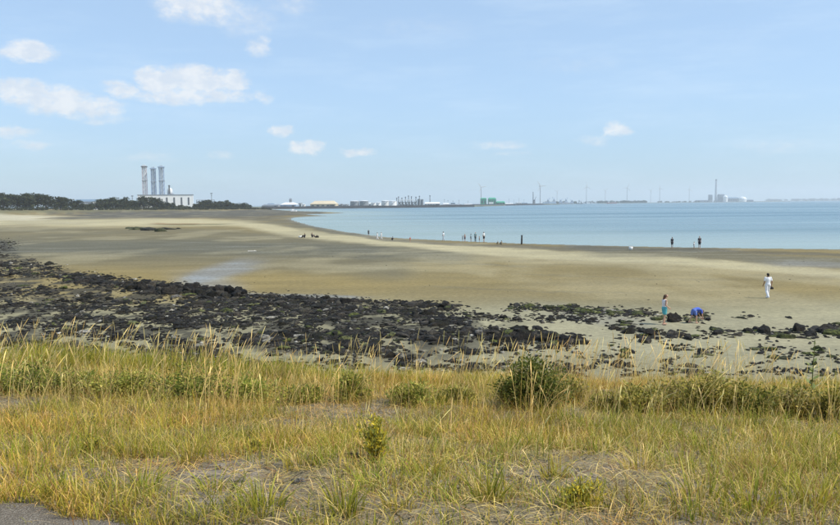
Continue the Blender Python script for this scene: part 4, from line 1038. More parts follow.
def person(loc, h, face, label, pose=STAND, shirt='white', shirt_c=(.8, .8, .8), legs='long', legs_c=(.8, .8, .8), sleeve='short', hair='hair_dark', skin='skin', long_hair=False, fine=False, group=None, shoes=None, child=False):
    J = {k: Vector(v) for k, v in pose.items()}
    t = thing('person', loc, label, 'person', group, face); k = h / 1.70; t.scale = (k, k, k)
    hs = 1.18 if child else 1.0
    sp = (J['neck'] - J['pelvis']).normalized(); rx = Vector((1, 0, 0)); ry = sp.cross(rx).normalized() * 1.0
    def torso(bm, g, lo='pelvis'):
        rg = [(J['pelvis'] - sp * .06, rx, ry, .13 + g, .095 + g), (J['pelvis'], rx, ry, .165 + g, .115 + g), (J['waist'], rx, ry, .135 + g, .098 + g), (J['chest'], rx, ry, .168 + g, .118 + g), (J['chest'].lerp(J['neck'], .65), rx, ry, .165 + g, .09 + g), (J['neck'] - sp * .01, rx, ry, .075 + g, .065 + g)]
        ringtube(bm, rg if lo == 'pelvis' else rg[1:])
    bm = bmesh.new(); torso(bm, 0)
    hd = J['head']; hn = (hd - J['neck']).normalized()
    limb(bm, [(J['neck'] - sp * .03, .06), (J['neck'].lerp(hd, .5), .055)])
    fwd = Vector((0, 1, 0)) if abs(hn.z) > .6 else (Vector((0, 1, 0)) * .35 + Vector((0, 0, -1)) * .9).normalized()
    ringtube(bm, [(hd + hn * z * hs, rx, fwd, a * hs, b * hs) for z, a, b in ((-.115, .035, .045), (-.085, .055, .075), (-.03, .070, .092), (.03, .077, .100), (.07, .072, .095), (.105, .045, .06), (.118, .012, .018))], 14)
    blob(bm, hd + fwd * .098 * hs - hn * .015, (.013, .02, .022))
    for s in (-1, 1): blob(bm, hd + rx * s * .077 * hs, (.012, .022, .032))
    for s in 'RL':
        sg = 1 if s == 'R' else -1
        sh, e, ha = J['sh' + s], J['el' + s], J['ha' + s]; wr = ha.lerp(e, .02)
        limb(bm, [(sh, .056), (e, .042), (wr, .029)])
        d = (ha - e).normalized(); sd_ = rx * sg
        pl = wr + d * .045; pw = fwd if abs(d.dot(fwd)) < .7 else Vector((0, 0, 1))
        pw = (pw - d * pw.dot(d)).normalized()
        limb(bm, [(wr, .028), (pl, .030)], 8); limb(bm, [(pl + pw * .022, .022), (pl - pw * .022, .022)], 8)
        for q, (off, ln) in enumerate(((.033, .072), (.012, .082), (-.011, .078), (-.033, .062))):
            b0 = pl + d * .03 + pw * off; m_ = b0 + d * ln * .5; limb(bm, [(b0, .0095), (m_, .009), (m_ + (d * .8 - sd_ * .5).normalized() * ln * .5, .0075)], 6)
        b0 = wr + d * .025 + pw * .03; limb(bm, [(b0, .012), (b0 + (pw + d).normalized() * .04, .010), (b0 + (pw * .5 + d).normalized() * .072, .008)], 6)
        hp, kn, an = J['hp' + s], J['kn' + s], J['an' + s]
        limb(bm, [(hp, .088), (hp.lerp(kn, .5), .072), (kn, .052), (kn.lerp(an, .35), .052), (an, .036)])
        toe = an + Vector((0, .15, -.05)); limb(bm, [(an + Vector((0, -.04, -.045)), .036), (an + Vector((0, .06, -.042)), .038), (toe, .028)], 8)
    body = bm_obj('body', bm, skin, t); fuse(body, .009 if fine else .02, 5 if fine else 2)
    bm = bmesh.new(); torso(bm, .016)
    for s in 'RL':
        sh, e, ha = J['sh' + s], J['el' + s], J['ha' + s]
        if sleeve == 'short': limb(bm, [(sh, .074), (sh.lerp(e, .6), .064)])
        elif sleeve == 'long': limb(bm, [(sh, .074), (e, .06), (e.lerp(ha, .92), .046)])
        else: limb(bm, [(sh - rx * (.03 if s == 'R' else -.03), .062), (sh, .05)])
    fuse(bm_obj('shirt', bm, cloth(shirt, shirt_c), t), .012 if fine else .022, 4 if fine else 2)
    if legs:
        bm = bmesh.new(); ringtube(bm, [(J['pelvis'] - sp * .09, rx, ry, .13, .10), (J['pelvis'], rx, ry, .182, .135), (J['waist'].lerp(J['pelvis'], .3), rx, ry, .165, .125)])
        for s in 'RL':
            hp, kn, an = J['hp' + s], J['kn' + s], J['an' + s]
            if legs == 'long': limb(bm, [(hp, .11), (kn, .08), (an + Vector((0, 0, .03)), .07)])
            elif legs == 'short': limb(bm, [(hp, .112), (hp.lerp(kn, .62), .10)])
            else: limb(bm, [(hp, .105), (hp.lerp(kn, .12), .10)])
        fuse(bm_obj({'long': 'trousers', 'short': 'shorts', 'brief': 'swimming_trunks'}[legs], bm, cloth(label.split()[0] + str(len(bpy.data.objects)), legs_c), t), .013 if fine else .022, 4 if fine else 2)
    bm = bmesh.new()
    blob(bm, hd + hn * .035 * hs - fwd * .022, (.088 * hs, .102 * hs if abs(hn.z) > .6 else .098 * hs, .092 * hs))
    blob(bm, hd - fwd * .055 - hn * .03, (.075 * hs, .06 * hs, .075 * hs))
    if long_hair: limb(bm, [(hd - fwd * .085, .06), (hd - fwd * .115 - Vector((0, 0, .12)), .05), (hd - fwd * .12 - Vector((0, 0, .26)), .025)])
    fuse(bm_obj('hair', bm, hair, t), .012 if fine else .022, 3)
    if fine:
        for s in (-1, 1): part('eye', 'eye', t, blob, hd + fwd * .093 * hs + rx * s * .03 * hs + hn * .012, (.011, .008, .008))
        part('mouth', 'lips', t, blob, hd + fwd * .088 * hs - hn * .055, (.022, .010, .007))
    if shoes:
        for s in 'RL':
            an = J['an' + s]; part('shoe', cloth('shoe' + shoes[0], shoes[1]), t, limb, [(an + Vector((0, -.045, -.03)), .048), (an + Vector((0, .06, -.035)), .049), (an + Vector((0, .155, -.042)), .04)], 8, smooth=True)
    return t
def height_at(x, y0, y1, Y): return zpx(x, y0, Y) - zpx(x, y1, Y)

p = drop(767.5, 298.2); man_h = height_at(767.5, 273.2, 298.2, p[1]); print('man', p, man_h)
person(p, man_h, R(6), 'person in white shirt and trousers walking away over the sand, dark bag in hand', dict(WALK, haR=(.27, .02, .88), elR=(.265, -.05, 1.11)), 'white', (.82, .82, .84), 'long', (.80, .80, .83), 'short', 'hair_dark', 'skin_tan', fine=True, shoes=('w', (.7, .7, .7)))
# the bag hangs from the right hand
k = man_h / 1.7; hx, hy = .27 * k, .06 * k; ca, sa = math.cos(R(6)), math.sin(R(6))
t = thing('hand_bag', (p[0] + hx * ca - hy * sa, p[1] + hx * sa + hy * ca, p[2] + .60 * k), 'small dark bag held in the right hand of the person in white', 'bag', None, R(6))
def bagbody(bm): ringtube(bm, [((0.06, 0, .0), (1, 0, 0), (0, 1, 0), .13, .06), ((0.05, 0, .09), (1, 0, 0), (0, 1, 0), .145, .065), ((0.02, 0, .17), (1, 0, 0), (0, 1, 0), .08, .04)], 12)
part('pouch', cloth('bag', (.02, .018, .018)), t, bagbody, smooth=True)
bm = bmesh.new(); limb(bm, [((-.03, 0, .16), .008), ((-.02, 0, .25), .008), ((.03, 0, .25), .008), ((.06, 0, .16), .008)], 6); bm_obj('strap', bm, 'cloth_bag', t)

p = drop(664.2, 324.6); gh = height_at(664.2, 294.6, 324.6, p[1]); print('girl', p, gh)
person(p, gh, R(-78), 'girl in white top and turquoise shorts standing among the rocks', dict(STAND, elR=(.22, -.04, 1.12), haR=(.20, .16, .97), elL=(-.22, .03, 1.12), haL=(-.20, .20, .98), head=(0, .06, 1.57), anR=(.09, -.12, .085), knR=(.09, -.03, .50), anL=(-.09, .06, .085), knL=(-.09, .06, .50)), 'pinkwhite', (.78, .72, .72), 'short', (.10, .42, .46), 'none', 'hair_brown', 'skin', True, True, child=True)
p = drop(694.8, 323.2); bh = 1.42; print('boy', p)
person(p, bh, R(-72), 'child in blue shirt bending down to the rocks, bare legs', BEND, 'blue', (.07, .13, .52), 'short', (.12, .19, .50), 'short', 'hair_brown', 'skin', False, True, child=True)

FARP = [  # px x, feet y, head y, facing, pose, shirt, legs kind, legs colour, label
    (672.0, 248.6, 237.0, 180, STAND, (.05, .05, .06), 'short', (.05, .05, .06), 'dark-clothed bather at the water line left of another on the right'),
    (699.4, 249.0, 236.0, 170, STAND, (.10, .08, .08), 'short', (.03, .03, .04), 'dark-clothed bather at the water line below the power station'),
    (694.0, 248.6, 242.6, 20, STAND, (.80, .78, .75), 'short', (.6, .6, .6), 'small pale child beside the dark bather at the water line'),
    (443.4, 240.6, 231.6, 60, WALK, (.78, .80, .82), 'long', (.5, .52, .55), 'pale-clothed walker at the left of the bathers group'),
    (462.6, 241.2, 235.8, 100, STAND, (.10, .10, .12), 'short', (.06, .06, .08), 'small dark child at the left of the bathers group'),
    (464.8, 242.0, 233.8, 200, STAND, (.35, .24, .2), 'short', (.08, .08, .12), 'reddish dark bather right beside the small dark child'),
    (471.0, 241.4, 233.8, 30, STAND, (.30, .42, .46), 'short', (.2, .26, .3), 'teal-clothed bather in the middle of the bathers group'),
    (475.4, 242.0, 232.2, 160, STAND, (.22, .34, .34), 'long', (.10, .14, .15), 'tall bather in grey-green in the bathers group'),
    (479.4, 242.4, 236.4, 90, STAND, (.38, .24, .18), 'short', (.10, .08, .1), 'short child in brown at the right of the bathers group'),
    (483.8, 242.2, 231.8, 210, STAND, (.82, .82, .80), 'short', (.02, .02, .025), 'bather in white top and black shorts at the right of the group'),
    (377.4, 239.6, 232.4, 90, WALK, (.84, .82, .80), 'long', (.80, .78, .76), 'left walker of the pair in white near the water'),
    (381.4, 239.4, 232.2, 80, WALK, (.84, .82, .78), 'long', (.74, .72, .70), 'right walker of the pair in white near the water'),
    (368.6, 236.4, 229.6, 180, STAND, (.05, .05, .06), 'short', (.05, .05, .06), 'dark figure in the shallows left of the white pair'),
    (410.2, 242.4, 237.2, 0, STAND, (.62, .16, .11), 'short', (.5, .3, .25), 'small child in red on the sand right of the white pair'),
    (304.6, 237.8, 232.0, 60, SIT, (.03, .03, .035), 'long', (.05, .05, .06), 'person in black sitting on the sand by the bay, left of two'),
    (312.2, 237.4, 232.4, -40, SIT, (.03, .03, .035), 'long', (.05, .05, .06), 'person in black sitting on the sand by the bay, right of two'),
    (392.6, 240.2, 236.6, 20, SIT, (.06, .05, .05), 'long', (.05, .05, .05), 'tiny dark seated figure right of the white pair'),
    (497.8, 244.0, 241.0, 20, SIT, (.30, .26, .18), 'long', (.2, .18, .12), 'small seated figure left of the dark post'),
    (501.4, 244.4, 240.6, 20, SIT, (.36, .30, .2), 'long', (.2, .18, .12), 'small seated figure nearest the dark post'),
]
for i, (x, fy, hy, fc, pose, sc_, lk, lc, lab) in enumerate(FARP):
    p = drop(x, fy); hpx = height_at(x, hy, fy, p[1])
    h = hpx if pose is not SIT else hpx * 1.70 / .88
    h = min(1.88, max(1.0, h))
    tt_ = person(p, h, R(fc), lab, pose, 'far%d' % i, sc_, lk, lc, 'short', ('hair_dark', 'hair_brown', 'hair_blond')[i % 3], ('skin_tan', 'skin')[i % 2], child=h < 1.4, group='people along the water line')
    tt_.scale[0] *= .8

# post in the sand, ball, litter
p = drop(521.6, 244.4); h = height_at(521.6, 235.4, 244.4, p[1])
t = thing('mooring_post', p, 'dark wooden post standing upright at the water line', 'post'); part('pole', 'pole_wood', t, b_tube, (0, 0, -.3), (.04, 0, h), .16, .13, 10); part('cap', 'dark_grey', t, b_tube, (.04, 0, h - .04), (.04, 0, h + .05), .17, .15, 10); part('band', 'dark_grey', t, b_tube, (.02, 0, h * .55), (.022, 0, h * .6), .175, .172, 10)
p = drop(630.8, 250.2); t = thing('beach_bucket', p, 'white bucket standing alone on the sand near the water', 'bucket'); part('pail', 'white_paint', t, b_lathe, [(.2, 0), (.3, .5), (.27, .5), (.18, .05)], smooth=True)
bm = bmesh.new(); limb(bm, [((-.29, 0, .48), .015), ((-.2, 0, .66), .015), ((.2, 0, .66), .015), ((.29, 0, .48), .015)], 6); bm_obj('handle', bm, 'pale_grey', t)
for x, y, w_, lab in ((317, 237.6, .9, 'dark bag lying on the sand right of the two seated people'), (300.5, 237.6, 1.0, 'pale bag lying on the sand left of the two seated people')):
    p = drop(x, y); t = thing('beach_bag', p, lab, 'bag', 'bags by the seated people')
    def sack(bm): ringtube(bm, [((0, 0, .0), (1, 0, 0), (0, 1, 0), .42 * w_, .25), ((0, 0, .22), (1, 0, 0), (0, 1, 0), .46 * w_, .27), ((.03, 0, .42), (1, 0, 0), (0, 1, 0), .28 * w_, .13)], 12)
    part('pouch', cloth('bag', (.02, .02, .02)) if 'dark' in lab else cloth('palebag', (.7, .68, .62)), t, sack, smooth=True)
    bm = bmesh.new(); limb(bm, [((-.2, 0, .38), .02), ((-.1, 0, .56), .02), ((.12, 0, .56), .02), ((.2, 0, .38), .02)], 6); bm_obj('handle', bm, 'cloth_bag', t)
p = drop(252, 251.6); bm = bmesh.new(); b_tube(bm, (-.6, 0, .05), (.6, .1, .07), .09, .06, 9); b_tube(bm, (.2, .05, .06), (.4, .3, .2), .03, .02, 6)
o = bm_obj('driftwood', bm, plain('bleached_wood', (.62, .58, .50), .8, .15, 2)); o.location = p; tag(o, 'bleached driftwood trunk lying on the grey flats', 'driftwood')

# ------------------------------------------------------------------ grass
def blades(P, H, W_, lean, bend, C, prof=(1.0, .85, .55, 0.0), ts=(0, .38, .74, 1.0), tipc=None):
    """ribbons: P (n,3) roots, H heights, W widths, lean (n,2) horizontal offset of the tip as a share of H, bend exponent"""
    n = len(P); a = rng.uniform(0, np.pi * 2, n); side = np.stack([np.cos(a), np.sin(a), np.zeros(n)], 1)
    rows = []
    for t, w_ in zip(ts, prof):
        c = P.copy(); k = t ** bend
        c[:, 0] += lean[:, 0] * H * k; c[:, 1] += lean[:, 1] * H * k
        c[:, 2] += H * t * (1 - .32 * np.hypot(lean[:, 0], lean[:, 1]) * t)
        if w_ > 0:
            rows.append(c - side * (W_ * w_ / 2)[:, None]); rows.append(c + side * (W_ * w_ / 2)[:, None])
        else: rows.append(c)
    m = len(rows); V = np.stack(rows, 1).reshape(-1, 3)
    tri = []
    for r in range(0, m - 3, 2): tri += [(r, r + 1, r + 3), (r, r + 3, r + 2)]
    if m % 2 == 1: tri.append((m - 3, m - 2, m - 1))
    tri = np.array(tri); Fc = (np.arange(n)[:, None, None] * m + tri[None]).reshape(-1, 3)
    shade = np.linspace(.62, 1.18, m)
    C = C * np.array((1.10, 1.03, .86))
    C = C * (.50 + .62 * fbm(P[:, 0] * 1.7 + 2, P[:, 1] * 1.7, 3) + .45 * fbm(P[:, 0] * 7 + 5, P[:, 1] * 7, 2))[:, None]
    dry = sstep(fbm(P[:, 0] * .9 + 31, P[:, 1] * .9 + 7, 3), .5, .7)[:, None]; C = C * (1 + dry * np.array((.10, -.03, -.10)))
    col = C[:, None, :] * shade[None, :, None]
    if tipc is not None:
        tt = np.linspace(0, 1, m)[None, :, None] ** 2; col = col * (1 - tt) + tipc[:, None, :] * tt
    return V, Fc, col.reshape(-1, 3)
def grass_obj(name, parts_, label):
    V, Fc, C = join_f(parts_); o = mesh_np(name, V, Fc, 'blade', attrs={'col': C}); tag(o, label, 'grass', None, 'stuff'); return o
def scatter(n, q0, q1, power=1.0):
    """roots on the bank between two lines along the dike, denser with area of the view"""
    q = q0 + (q1 - q0) * rng.random(n) ** power
    X = rng.uniform(-1, 1, n) * (0.62 * q + 1.2); Y = q - .10 * X
    return X, Y
def cover(X, Y): return fbm(X * .8 + 5, Y * .8, 4)
G1 = np.array((.25, .29, .035)); G2 = np.array((.43, .41, .065)); G3 = np.array((.15, .185, .028)); ST = np.array((.82, .66, .31)); ST2 = np.array((.62, .47, .18)); BR = np.array((.32, .18, .065)); OL = np.array((.50, .41, .085)); YE = np.array((.62, .46, .05))
def pal(n, cols, w_):
    c = np.array(cols)[rng.choice(len(cols), n, p=np.array(w_) / sum(w_))]
    return c * rng.uniform(.72, 1.28, (n, 1)) * rng.uniform(.93, 1.07, (n, 3))
def off_path(X, Y): return Y > path_edge(X) - .03
def roots(X, Y, lift=-.01): return np.stack([X, Y, dike_z(X, Y) + lift], 1)
def tuft_points(n, per, q0, q1, spread, thr=None, power=1.0):
    X, Y = scatter(n, q0, q1, power)
    if thr is not None: k = cover(X, Y) > thr; X, Y = X[k], Y[k]
    k = off_path(X, Y); X, Y = X[k], Y[k]
    Xr = np.repeat(X, per); Yr = np.repeat(Y, per); s = np.repeat(rng.uniform(.5, 1.4, len(X)), per)
    ox, oy = rng.normal(0, spread, len(Xr)) * s, rng.normal(0, spread, len(Xr)) * s
    tone = np.repeat(rng.random(len(X)), per); hs = np.repeat(rng.uniform(.6, 1.35, len(X)), per)
    return Xr + ox, Yr + oy, ox, oy, tone, hs, spread

# green tufts near the path
parts_ = []
X, Y, ox, oy, tone, hs, sp_ = tuft_points(900, 30, 3.55, 8.2, .09, .38, .85)
n = len(X); lean = np.stack([ox, oy], 1) / sp_ * .28 + rng.normal(0, .22, (n, 2)); lean[:, 0] -= .10
C = np.where((tone < .68)[:, None], pal(n, [G1, G2, G3, OL], [5, 5, 2, 1]) * (.9, 1.0, .9), pal(n, [G2, OL, ST2, ST, BR], [3, 4, 2, 2, 2]))
parts_.append(blades(roots(X, Y), hs * rng.uniform(.05, .22, n), rng.uniform(.0025, .0065, n), lean, 1.9, C))
# green verge along the path edge
n = 6000; X = rng.uniform(-4.2, 1.2, n); Y = path_edge(X) + np.abs(rng.normal(0, .22, n)) - .02; k = fbm(X * 2.2, Y * 2.2) > .36; X, Y = X[k], Y[k]; n = len(X)
parts_.append(blades(roots(X, Y), rng.uniform(.03, .16, n), rng.uniform(.003, .007, n), rng.normal(0, .4, (n, 2)), 1.8, pal(n, [G1, G2, G3, OL, ST2, ST], [4, 5, 1, 3, 2, 1])))
grass_obj('green_grass', parts_, 'short green tufts of grass on the near bank')

# fine low sward and straw litter
parts_ = []
X, Y = scatter(150000, 3.4, 12.6, .85); k = (cover(X, Y) + .10 * sstep(Y + .1 * X, 9.0, 11.0) + rng.normal(0, .07, len(X)) > .455 + .03 * (Y + .1 * X < 7.2)) & off_path(X, Y); X, Y = X[k], Y[k]; n = len(X)
parts_.append(blades(roots(X, Y), rng.uniform(.03, .15, n), rng.uniform(.0022, .0055, n), rng.normal(0, .5, (n, 2)), 1.6, pal(n, [G2, OL, ST2, ST, BR, G1, G3, BR * .6], [3, 4, 4, 2, 3, 2, 3, 2])))
X, Y = scatter(52000, 3.4, 12.6, .85); k = off_path(X, Y); X, Y = X[k], Y[k]; n = len(X)
a = rng.uniform(0, 6.28, n); lean = np.stack([np.cos(a), np.sin(a)], 1) * rng.uniform(1.2, 2.6, (n, 1))
parts_.append(blades(roots(X, Y, .012), rng.uniform(.04, .10, n), rng.uniform(.003, .006, n), lean, 1.1, pal(n, [ST, ST2, BR, OL], [4, 4, 3, 2])))
grass_obj('low_grass', parts_, 'thin low sward and straw litter over the stone bank')

# dry olive grass further down the bank, taller towards the edge
parts_ = []
X, Y, ox, oy, tone, hs, sp_ = tuft_points(1900, 20, 5.0, 12.4, .15, .40, .72)
n = len(X); lean = np.stack([ox, oy], 1) / sp_ * .15 + rng.normal(0, .34, (n, 2)); lean[:, 0] += .10
C = np.where((tone < .5)[:, None], pal(n, [OL, G2, G1, G3, ST2], [3, 4, 3, 2, 2]), pal(n, [ST, ST2, OL, BR, YE], [4, 4, 3, 3, 1]))
parts_.append(blades(roots(X, Y), hs * rng.uniform(.06, .28, n), rng.uniform(.003, .0065, n), lean, 1.7, C))
X, Y, ox, oy, tone, hs, sp_ = tuft_points(700, 18, 9.4, 12.0, .18, None)
n = len(X); lean = np.stack([ox, oy], 1) / sp_ * .12 + rng.normal(0, .3, (n, 2))
parts_.append(blades(roots(X, Y), hs * rng.uniform(.08, .26, n), rng.uniform(.004, .008, n), lean, 1.7, pal(n, [ST2, OL, BR, G2, ST], [4, 4, 2, 2, 3])))
grass_obj('dry_grass', parts_, 'dry yellow-olive grass covering the lower bank')

# lush fringe along the edge of the bank
parts_ = []
X, Y, ox, oy, tone, hs, sp_ = tuft_points(800, 34, 11.0, 13.0, .13, None)
g = fbm(X * .35 + 3, Y * .35, 3); left = sstep(X, 1.0, -3.0)
n = len(X); lean = np.stack([ox, oy], 1) / sp_ * .2 + rng.normal(0, .18, (n, 2)); lean[:, 0] += .08
gr = (tone + .35 * left + (g - .5)) > .55
C = np.where(gr[:, None], pal(n, [G1, G2, G3, OL], [4, 4, 2, 2]), pal(n, [OL, ST2, ST, G2], [4, 3, 3, 2]))
H = hs * rng.uniform(.16, .42, n) * (.55 + .45 * left + .5 * (g - .4)) ; H = np.clip(H, .08, .8)
parts_.append(blades(roots(X, Y), H, rng.uniform(.005, .011, n), lean, 1.8, C))
grass_obj('fringe_grass', parts_, 'green and straw grass fringe along the edge of the bank')

# tall flowering stalks, each with a seed head
def stalks(n, q0, q1, h0, h1, ww=.0042):
    X, Y = scatter(n, q0, q1); k = off_path(X, Y) & (fbm(X * .55 + 9, Y * .55, 3) + rng.normal(0, .1, n) > .42); X, Y = X[k], Y[k]; n = len(X)
    lean = rng.normal(0, .20, (n, 2)); lean[:, 0] += .16
    C = pal(n, [ST * 1.12, ST, ST2], [5, 4, 2])
    return blades(roots(X, Y), rng.uniform(h0, h1, n), rng.uniform(.8, 1.2, n) * ww, lean, 1.6, C, (1, .9, .8, .7, 1.9, 1.5, 0), (0, .3, .6, .78, .86, .94, 1.0))
parts_ = [stalks(1000, 10.6, 12.8, .40, .95, .0058), stalks(1700, 7.4, 11.2, .35, .90, .0055), stalks(520, 4.6, 7.2, .20, .5, .0028)]
n = 70; X, Y = scatter(n, 6.0, 11); a = rng.uniform(0, 6.28, n)            # broken stems lying over
parts_.append(blades(roots(X, Y, .05), rng.uniform(.10, .22, n), np.full(n, .006), np.stack([np.cos(a), np.sin(a) * .5], 1) * rng.uniform(2.5, 4.0, (n, 1)), 1.0, pal(n, [ST], [1]) * 1.15))
grass_obj('seed_stalks', parts_, 'tall straw-coloured grass stalks with seed heads')

# ------------------------------------------------------------------ single shrubs, weeds and tufts
def bank_pt(x, y):
    z = 4.5
    for _ in range(12):
        p = on_z(x, y, z); z = float(dike_z(np.array([p[0]]), np.array([p[1]]))[0])
    return np.array((p[0], p[1], z))
def shrub(name, x, y, wpx, hpx, leaves, leaf, cols, label, stems=12, flat=.6, seed=0, stemc=(.10, .085, .04), cat='shrub', group=None):
    p = bank_pt(x, y); k = p[1] / F_PX; rw, h = wpx * k / 2 * (1.15 if cat == 'shrub' else 1), hpx * k * (.92 if cat == 'shrub' else 1)
    t = thing(name, p, label, cat, group); r = np.random.default_rng(seed + 5)
    bm = bmesh.new(); ps = []
    for i in range(stems):
        a = r.uniform(0, 6.28); rr = rw * math.sqrt(r.random()) * .95; hh_ = h * (1 - .45 * (rr / rw) ** 2) * r.uniform(.5, 1.2)
        top = Vector((rr * math.cos(a), rr * math.sin(a) * flat, hh_)); mid = Vector((top.x * .45, top.y * .45, hh_ * .55))
        b_tube(bm, (top.x * .12, top.y * .12, -.04), mid, .007, .005, 5); b_tube(bm, mid, top, .005, .002, 5)
        nl = leaves // stems; tt = r.uniform(.22, 1.03, nl)
        base = np.where((tt < .55)[:, None], np.array(mid)[None] * (tt / .55)[:, None], np.array(mid)[None] + (np.array(top) - np.array(mid))[None] * ((tt - .55) / .45)[:, None])
        sp2 = (rw * .30) * (1.05 - .55 * tt)[:, None]
        pos = base + r.normal(0, 1, (nl, 3)) * sp2 * (1, .8, .55)
        pos[:, 2] = np.maximum(pos[:, 2], .02)
        d = pos - base + (0, 0, .05); d /= np.linalg.norm(d, axis=1)[:, None] + 1e-6; d += r.normal(0, .45, (nl, 3)); d /= np.linalg.norm(d, axis=1)[:, None]
        b = np.cross(d, r.normal(size=(nl, 3))); b /= np.linalg.norm(b, axis=1)[:, None]
        s = leaf * r.uniform(.6, 1.35, nl)[:, None]
        V = np.stack([pos - d * s * .5, pos + b * s * .2, pos + d * s * .6, pos - b * s * .2], 1).reshape(-1, 3)
        c = np.asarray(cols)[r.integers(0, len(cols), nl)] * r.uniform(.7, 1.3, (nl, 1))
        ps.append((V, np.arange(4 * nl).reshape(-1, 4), np.repeat(c, 4, 0)))
    gb = r.integers(90, 130); ga = r.uniform(0, 6.28, gb); gp = np.stack([np.cos(ga) * rw * 1.05 * np.sqrt(r.random(gb)), np.sin(ga) * rw * flat, np.full(gb, -.03)], 1)
    bm_obj('stem', bm, plain('stem_%d' % (int(stemc[1] * 1000)), stemc, .8, .2, 20), t)
    V, Fq, C = join_f(ps); mesh_np('foliage', V, Fq, 'leaf', t, {'col': C})
    if cat == 'shrub':
        V, Fq, C = blades(gp, h * r.uniform(.4, 1.3, gb), np.full(gb, .005), r.normal(0, .2, (gb, 2)), 1.6, pal(gb, [ST, ST2, OL], [2, 2, 2])); mesh_np('dry_twigs', V, Fq, 'blade', t, {'col': C})
    return t
DG = [tuple(1.6 * v for v in c) for c in [(.050, .062, .010), (.085, .10, .016), (.14, .145, .026), (.060, .075, .011), (.20, .17, .045)]]
OG = [tuple(2.2 * v for v in c) for c in [(.15, .135, .025), (.22, .19, .04), (.11, .095, .02), (.27, .21, .06), (.085, .092, .018)]]
RG = [tuple(2.1 * v for v in c) for c in [(.16, .12, .045), (.20, .16, .06), (.12, .11, .035), (.26, .20, .09)]]
YG_ = [tuple(1.7 * v for v in c) for c in [(.36, .28, .025), (.24, .22, .04), (.16, .17, .035), (.42, .33, .03)]]
LG = [tuple(2.2 * v for v in c) for c in [(.13, .15, .025), (.19, .19, .035), (.25, .23, .05), (.08, .10, .018)]]
shrub('shrub', 535, 407, 66, 50, 6500, .045, DG, 'dense dark green shrub at the middle of the bank edge', 30, .7, 1)
shrub('shrub', 508, 404, 26, 26, 1500, .04, DG + OG, 'small green shrub against the left of the dense dark one', 12, .7, 2)
shrub('shrub', 574, 404, 30, 30, 1600, .038, RG + OG, 'brownish weed right of the dense dark green shrub', 14, .7, 3)
for i, (x, y, w_, h, c, lab) in enumerate(((640, 413, 48, 28, OG, 'low olive shrub at the left of the right-hand thicket'), (676, 412, 52, 38, OG + RG, 'olive and brown shrub second in the right-hand thicket'), (712, 414, 60, 44, OG, 'tallest olive shrub in the middle of the right-hand thicket'),
                                          (752, 416, 56, 36, OG + DG, 'greener shrub right of the tallest one in the thicket'), (790, 416, 46, 32, OG + RG, 'brown-topped shrub near the right end of the thicket'), (834, 418, 46, 36, OG, 'olive shrub cut by the right edge of the picture'), (610, 410, 34, 20, RG + OG, 'low brown weed between the dark shrub and the thicket'))):
    shrub('shrub', x, y, w_, h, 3600, .042, c, lab, 22, .7, 10 + i, group='olive thicket on the right of the bank')
for i, (x, y, w_, h, c, lab) in enumerate(((190, 398, 84, 34, LG + DG, 'wide green bush at the left part of the bank edge'), (248, 402, 60, 26, LG, 'low green bush right of the wide one'), (120, 397, 66, 30, LG + OG, 'yellow-green bush left of the wide one'), (40, 392, 80, 32, LG + DG, 'green bush near the left edge of the bank'),
                                          (86, 394, 40, 26, OG + LG, 'small olive bush between the left green bushes'), (-8, 392, 60, 30, LG, 'green bush cut by the left edge of the picture'), (352, 402, 38, 32, LG + OG, 'yellow-green weed left of the middle gap in the grass'), (412, 404, 46, 22, OG + LG, 'low olive weed in the middle gap of the grass'), (455, 404, 40, 18, OG, 'low olive weed left of the dark shrub'), (302, 404, 44, 20, LG + OG, 'low green weed right of the left bushes'))):
    shrub('shrub', x, y, w_, h, 3200, .04, c, lab, 22, .7, 30 + i, group='green bushes on the left of the bank')
shrub('weed', 375, 460, 34, 54, 1300, .028, YG_, 'upright yellow-topped weed on the bank left of centre', 14, .8, 50, (.14, .12, .03), 'weed')
shrub('weed', 580, 505, 56, 26, 1100, .022, YG_, 'sprawling yellow-flowered weed at the bottom right', 16, .9, 51, (.14, .12, .03), 'weed')
shrub('weed', 92, 452, 26, 22, 600, .022, YG_ + OG, 'yellowish weed on the stone patch at the left', 10, .9, 52, (.14, .12, .03), 'weed')
shrub('weed', 88, 430, 22, 16, 400, .02, YG_ + OG, 'small yellow weed above the one on the stone patch', 9, .9, 53, (.14, .12, .03), 'weed')
shrub('weed', 174, 428, 22, 12, 380, .02, YG_ + OG, 'low orange-yellow weed below the wide green bush', 9, .9, 54, (.14, .12, .03), 'weed')
shrub('weed', 14, 424, 26, 18, 420, .02, YG_ + RG, 'ochre weed at the left edge of the picture', 9, .9, 55, (.14, .12, .03), 'weed')
shrub('weed', 256, 452, 20, 14, 320, .02, OG + YG_, 'small olive weed left of the upright yellow one', 9, .9, 56, (.14, .12, .03), 'weed')
